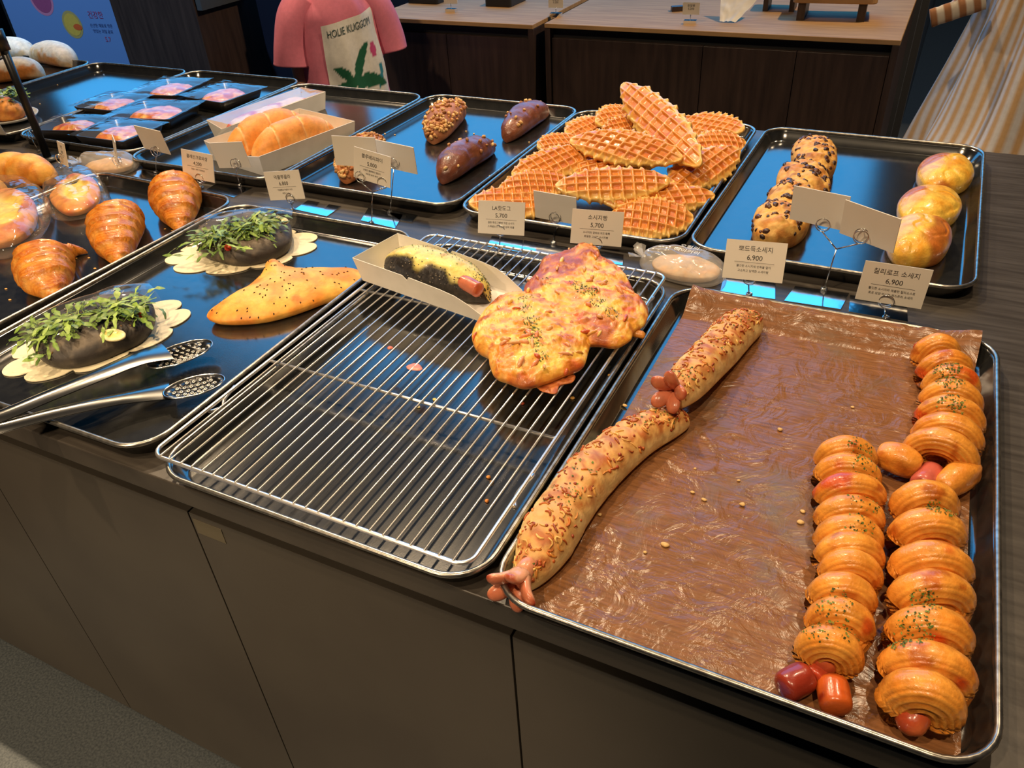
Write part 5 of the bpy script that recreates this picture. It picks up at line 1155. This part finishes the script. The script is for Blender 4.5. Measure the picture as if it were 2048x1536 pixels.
# ================================================================ people
def skin_body(name, joints, edges, parent, mat, root=0, sub=2):
    me = bpy.data.meshes.new(name); me.from_pydata([j[0] for j in joints], edges, []); me.materials.append(mat)
    o = bpy.data.objects.new(name, me); COL.objects.link(o); o.parent = parent
    sk = o.modifiers.new('skin', 'SKIN'); sk.use_smooth_shade = True; s_ = o.modifiers.new('sub', 'SUBSURF'); s_.levels = s_.render_levels = sub
    for i, j in enumerate(joints): me.skin_vertices[0].data[i].radius = j[1]; me.skin_vertices[0].data[i].use_root = (i == root)
    return o
SKIN = plain('skin', (.62, .36, .24), .5, sss=.15)
M['fabric'] = vcol('printed_fabric', .85, bump=.0003, bscale=700, var=.06)
def person_body(t, h, arms, mat=SKIN):
    k = h / 1.0; R = lambda a, b=None: (a * k, (b or a) * k)
    J = [((0, 0, .50 * k), R(.085, .07)), ((0, 0, .62 * k), R(.075, .06)), ((0, 0, .76 * k), R(.085, .06)), ((0, 0, .82 * k), R(.04, .04)), ((0, -.005 * k, .86 * k), R(.032)), ((0, -.01 * k, .90 * k), R(.05, .055)), ((0, -.01 * k, .955 * k), R(.055, .06)),
         ((.055 * k, 0, .46 * k), R(.058)), ((.06 * k, -.01 * k, .27 * k), R(.038)), ((.06 * k, 0, .05 * k), R(.022)), ((.06 * k, -.07 * k, .015 * k), R(.018)),
         ((-.055 * k, 0, .46 * k), R(.058)), ((-.06 * k, -.01 * k, .27 * k), R(.038)), ((-.06 * k, 0, .05 * k), R(.022)), ((-.06 * k, -.07 * k, .015 * k), R(.018))]
    E_ = [(0, 1), (1, 2), (2, 3), (3, 4), (4, 5), (5, 6), (0, 7), (7, 8), (8, 9), (9, 10), (0, 11), (11, 12), (12, 13), (13, 14)]
    for sgn, pts in arms:
        b = len(J); J += [(tuple(c * k for c in p), R(r)) for p, r in pts]; E_ += [(2, b)] + [(b + i, b + i + 1) for i in range(len(pts) - 1)]
        hand = Vector(J[-1][0]); prev = Vector(J[-2][0]); d = (hand - prev).normalized(); s = d.cross(Vector((0, 1, 0)) if abs(d.y) < .8 else Vector((1, 0, 0))).normalized(); n = d.cross(s); hb = len(J) - 1
        for q in range(4):
            l = (.030, .036, .034, .026)[q] * k * 1.2; off = s * ((q - 1.5) * .011 * k); b = len(J)
            J += [(tuple(hand + off + d * .018 * k), R(.0062)), (tuple(hand + off + d * (.018 * k + l * .5) + n * .004 * k), R(.0055)), (tuple(hand + off + d * (.018 * k + l) + n * .012 * k), R(.0045))]; E_ += [(hb, b), (b, b + 1), (b + 1, b + 2)]
        b = len(J); J += [(tuple(hand - s * .018 * k + d * .002 * k), R(.0065)), (tuple(hand - s * .028 * k + d * .018 * k + n * .006 * k), R(.0055))]; E_ += [(hb, b), (b, b + 1)]
    return skin_body('body', J, E_, t, mat)
def head_parts(t, h, hair, mat_hair):
    k = h; c = Vector((0, -.012 * k, .925 * k)); mb = MB(); rows = []
    for i in range(17):
        ph = PI * i / 16; r = []
        for j in range(28):
            th = 2 * PI * j / 28; x = .064 * k * math.sin(ph) * math.cos(th); y = .072 * k * math.sin(ph) * math.sin(th) + .012 * k; z = .072 * k * math.cos(ph) + .012 * k
            if y < -.01 * k and z < .02 * k: y *= .55
            if z < -.03 * k: z = -.03 * k - (0 if not hair else hair * .5 * (y > 0))
            r.append(c + Vector((x, y, z)))
        rows.append(r)
    mb.grid(rows, closed_v=True); mb.build('hair', mat_hair, t)
    for s in (-1, 1):
        e = MB(); e.tube([c + Vector((s * .022 * k, -.055 * k, -.004 * k)), c + Vector((s * .022 * k, -.062 * k, -.004 * k))], .007 * k, 10); e.build('eye', M['ink'], t)
        e = MB(); e.tube([c + Vector((s * .056 * k, .0, .008 * k)), c + Vector((s * .062 * k, .004 * k, -.008 * k))], .011 * k, 10); e.build('ear', SKIN, t)
    e = MB(); e.tube([c + Vector((0, -.058 * k, .002 * k)), c + Vector((0, -.070 * k, -.016 * k))], [.004 * k, .009 * k], 8); e.build('nose', SKIN, t)
    e = MB(); e.tube([c + Vector((-.013 * k, -.058 * k, -.030 * k)), c + Vector((0, -.062 * k, -.031 * k)), c + Vector((.013 * k, -.058 * k, -.030 * k))], .0032 * k, 8); e.build('mouth', plain('lips', (.5, .2, .16), .4) if 'lips' not in bpy.data.materials else bpy.data.materials['lips'], t)
# --- child in the pink shirt
CH = 1.24
ch = thing('person', 'child in a loose pink T-shirt with a palm-leaf print, behind the trays', 'person', (-1.435, 1.74, 0), math.radians(62 - 10))
person_body(ch, CH, [(1, [((.090, 0, .775), .028), ((.105, .02, .66), .024), ((.09, .05, .56), .019), ((.07, .07, .53), .018)]), (-1, [((-.090, 0, .775), .028), ((-.110, .02, .66), .024), ((-.115, .0, .54), .019), ((-.115, -.01, .50), .018)])])
head_parts(ch, CH, .1, plain('dark_hair', (.015, .01, .008), .45))
def shirt_pt(th, z, off=0):
    s = (z - .56) / .43; a = .150 - .030 * s; b = .125 - .030 * s
    if s > .82: q = (s - .82) / .18; a *= 1 - .45 * q * q; b *= 1 - .35 * q * q
    fold = .008 * math.sin(th * 7 + z * 9) * (1 - s) + .010 * n3(math.cos(th), math.sin(th), z * 3, 2.2, 2); r = 1
    return Vector(((a + fold + off) * math.cos(th), (b + fold + off) * math.sin(th), z))
PK = S(214, 120, 142)
mb = MB(); mb.grid([[shirt_pt(2 * PI * j / 72, .56 + .44 * i / 40) for j in range(72)] for i in range(41)], closed_v=True, col=[PK] * (41 * 72)); mb.build('shirt', M['fabric'], ch)
for s in (-1, 1):
    mb = MB(); sweep(mb, catmull([(s * .085, 0, .970), (s * .128, 0, .92), (s * .150, .005, .85), (s * .158, .005, .79)], 26), lambda q: .050 + .008 * q, lambda q: .050 + .014 * q, 30, up=(0, 1, 0), disp=lambda q, th, p: .005 * math.sin(th * 3 + q * 4) * q, colf=lambda q, th, p, d: PK); mb.build('sleeve', M['fabric'], ch)
def print_col(u, v):  # u left-right, v bottom-top
    c = S(226, 222, 214)
    for (x, y, a, L, w) in ((.40, .46, 2.3, .34, .07), (.40, .46, 1.15, .42, .09), (.40, .44, .35, .5, .09), (.40, .42, -.35, .5, .085), (.38, .44, 2.9, .36, .07), (.38, .40, 3.6, .30, .06)):
        d = Vector((u - x, v - y)); al = d.x * math.cos(a) + d.y * math.sin(a); pe = -d.x * math.sin(a) + d.y * math.cos(a) + .9 * (al * al) * (-1 if math.cos(a) < 0 else 1)
        if 0 < al < L and abs(pe) < w * math.sin(PI * min(al / L, 1)) ** .6 * .75: return S(20, 92, 62)
    if abs(u - .40 - .06 * (.4 - v)) < .018 and v < .44: return S(110, 80, 40)
    if (u - .80) ** 2 * 1.2 + (v - .70) ** 2 < .004: return S(196, 70, 120)
    if abs(u - .84) < .06 and .35 < v < .58 and n3(u, v, 0, 12) > 0: return S(40, 130, 150)
    if (u - .8) ** 2 + (v - .22) ** 2 < .006: return S(190, 120, 130)
    return c
mb = MB(); rows = []; cols = []
for i in range(61):
    r = []
    for j in range(49):
        u, v = j / 48, i / 60; th = math.radians(-90 - 34 + 88 * u); r.append(shirt_pt(th, .562 + .355 * v + .03 * (u - .5) * v, .0025)); cols.append(print_col(u, v))
    rows.append(r)
mb.grid(rows, col=cols, flip=False); mb.build('printed_panel', M['fabric'], ch)
mt = text_mesh('HOLIE KUGGOM', .030); mt.materials.clear(); mt.materials.append(plain('print_ink', (.05, .09, .08), .8))
for v in mt.vertices:
    u = .47 + v.co.x / .29; vv = .92 + v.co.y / .355; p = shirt_pt(math.radians(-124 + 88 * u), .562 + .355 * vv + .03 * (u - .5) * vv, .0045); v.co = p
to = bpy.data.objects.new('printed_words', mt); COL.objects.link(to); to.parent = ch
mb = MB(); mb.grid([[(.105 * math.cos(a) * s, .085 * math.sin(a), z) for a in [2 * PI * k / 30 for k in range(30)]] for z, s in ((.62, 1.0), (.50, 1.15), (.36, 1.2))], closed_v=True); mb.build('shorts', plain('grey_shorts', (.25, .25, .27), .8), ch)

# --- adult with the striped apron
AD = 1.66
ad = thing('person', 'person in a dark top and long pale striped apron, at the right beyond the trays', 'person', (.60, 1.98, 0), math.radians(-28))
person_body(ad, AD, [(1, [((.115, 0, .79), .026), ((.15, .02, .66), .022), ((.155, .0, .54), .017), ((.155, -.02, .50), .014)]), (-1, [((-.115, 0, .79), .026), ((-.15, -.03, .68), .022), ((-.15, -.10, .625), .017), ((-.135, -.135, .615), .014)])])
head_parts(ad, AD, .06, bpy.data.materials['dark_hair'])
DK = plain('dark_top', (.008, .010, .018), .8)
mb = MB(); mb.grid([[((.20 - .03 * q) * math.cos(a) * (1 if q < .9 else .7), (.15 - .02 * q) * math.sin(a) * (1 if q < .9 else .75), .86 + .52 * q) for a in [2 * PI * k / 40 for k in range(40)]] for q in [i / 14 for i in range(15)]], closed_v=True); mb.build('top', DK, ad)
for s, path in ((1, [(.17, 0, 1.33), (.235, .02, 1.2), (.25, .03, 1.08), (.257, .0, .92)]), (-1, [(-.17, 0, 1.33), (-.235, -.03, 1.2), (-.25, -.05, 1.12), (-.25, -.15, 1.045)])):
    mb = MB(); sweep(mb, catmull(path, 24), lambda q: .062 - .015 * q, lambda q: .062 - .015 * q, 24, up=(0, 1, 0)); mb.build('sleeve', DK, ad)
mb = MB(); mb.grid([[(.21 * w * math.cos(a), .17 * w * math.sin(a), z) for a in [2 * PI * k / 40 for k in range(40)]] for z, w in ((.90, 1.0), (.60, 1.12), (.32, 1.1))], closed_v=True); mb.build('skirt', DK, ad)
# the apron: a flaring striped cloth wrapped round the front and side
mb = MB(); rows = []; cols = []
for i in range(61):
    v = i / 60; z = 1.12 - .72 * v; r = []
    for j in range(121):
        u = j / 120; th = math.radians(165 + 150 * u); R_ = .225 + .17 * v ** 1.1 + (.012 + .030 * v) * math.sin(u * 30 + 2.2 * v) * (.6 + .4 * math.sin(u * 11)) + .02 * n3(u * 4, v * 2, 1, 1.6)
        sag = .05 * math.exp(-((u - .62) / .2) ** 2) * math.sin(v * 9)
        r.append((R_ * math.cos(th), R_ * .88 * math.sin(th), z + sag)); q = (u * 30) % 1
        c = S(196, 160, 116) if q < .45 else (S(206, 204, 206) if q < .8 else S(176, 130, 82)); cols.append(c)
    rows.append(r)
mb.grid(rows, col=cols); ap = mb.build('apron', M['fabric'], ad); so = ap.modifiers.new('s', 'SOLIDIFY'); so.thickness = .002
# dark open coat hanging over the apron on the far side
mb = MB(); rows = []
for i in range(41):
    v = i / 40; r = []
    for j in range(61):
        u = j / 60; th = math.radians(-128 + 28 + 190 * u); hem = 1.02 - .34 * sm(0, .3, u); z = 1.34 - (1.34 - hem) * v; R_ = .20 + .15 * v + .008 * math.sin(u * 26 + v * 2)
        r.append((R_ * math.cos(th), R_ * .9 * math.sin(th), z))
    rows.append(r)
mb.grid(rows); co = mb.build('open_coat', DK, ad); so = co.modifiers.new('s', 'SOLIDIFY'); so.thickness = .004
# striped folded cloth in the hand
q = GY(1905, 22, 1.80); t = thing('folded_cloth', 'small folded striped cloth held out at the top right', 'cloth', q, (0.1, -.35, .2))
mb = MB(); rows = []; cols = []
for i in range(31):
    r = []
    for k in range(16): a = 2 * PI * k / 16; r.append((-.045 + .11 * i / 30, .010 * math.cos(a), .021 * math.sin(a) * (1 + .1 * n3(i * .3, k, 0, 1)))); cols.append(S(200, 190, 176) if (i // 4) % 2 else S(150, 104, 70))
    rows.append(r)
mb.grid(rows, closed_v=True, cap=True, col=cols); mb.build('cloth_roll', M['fabric'], t)
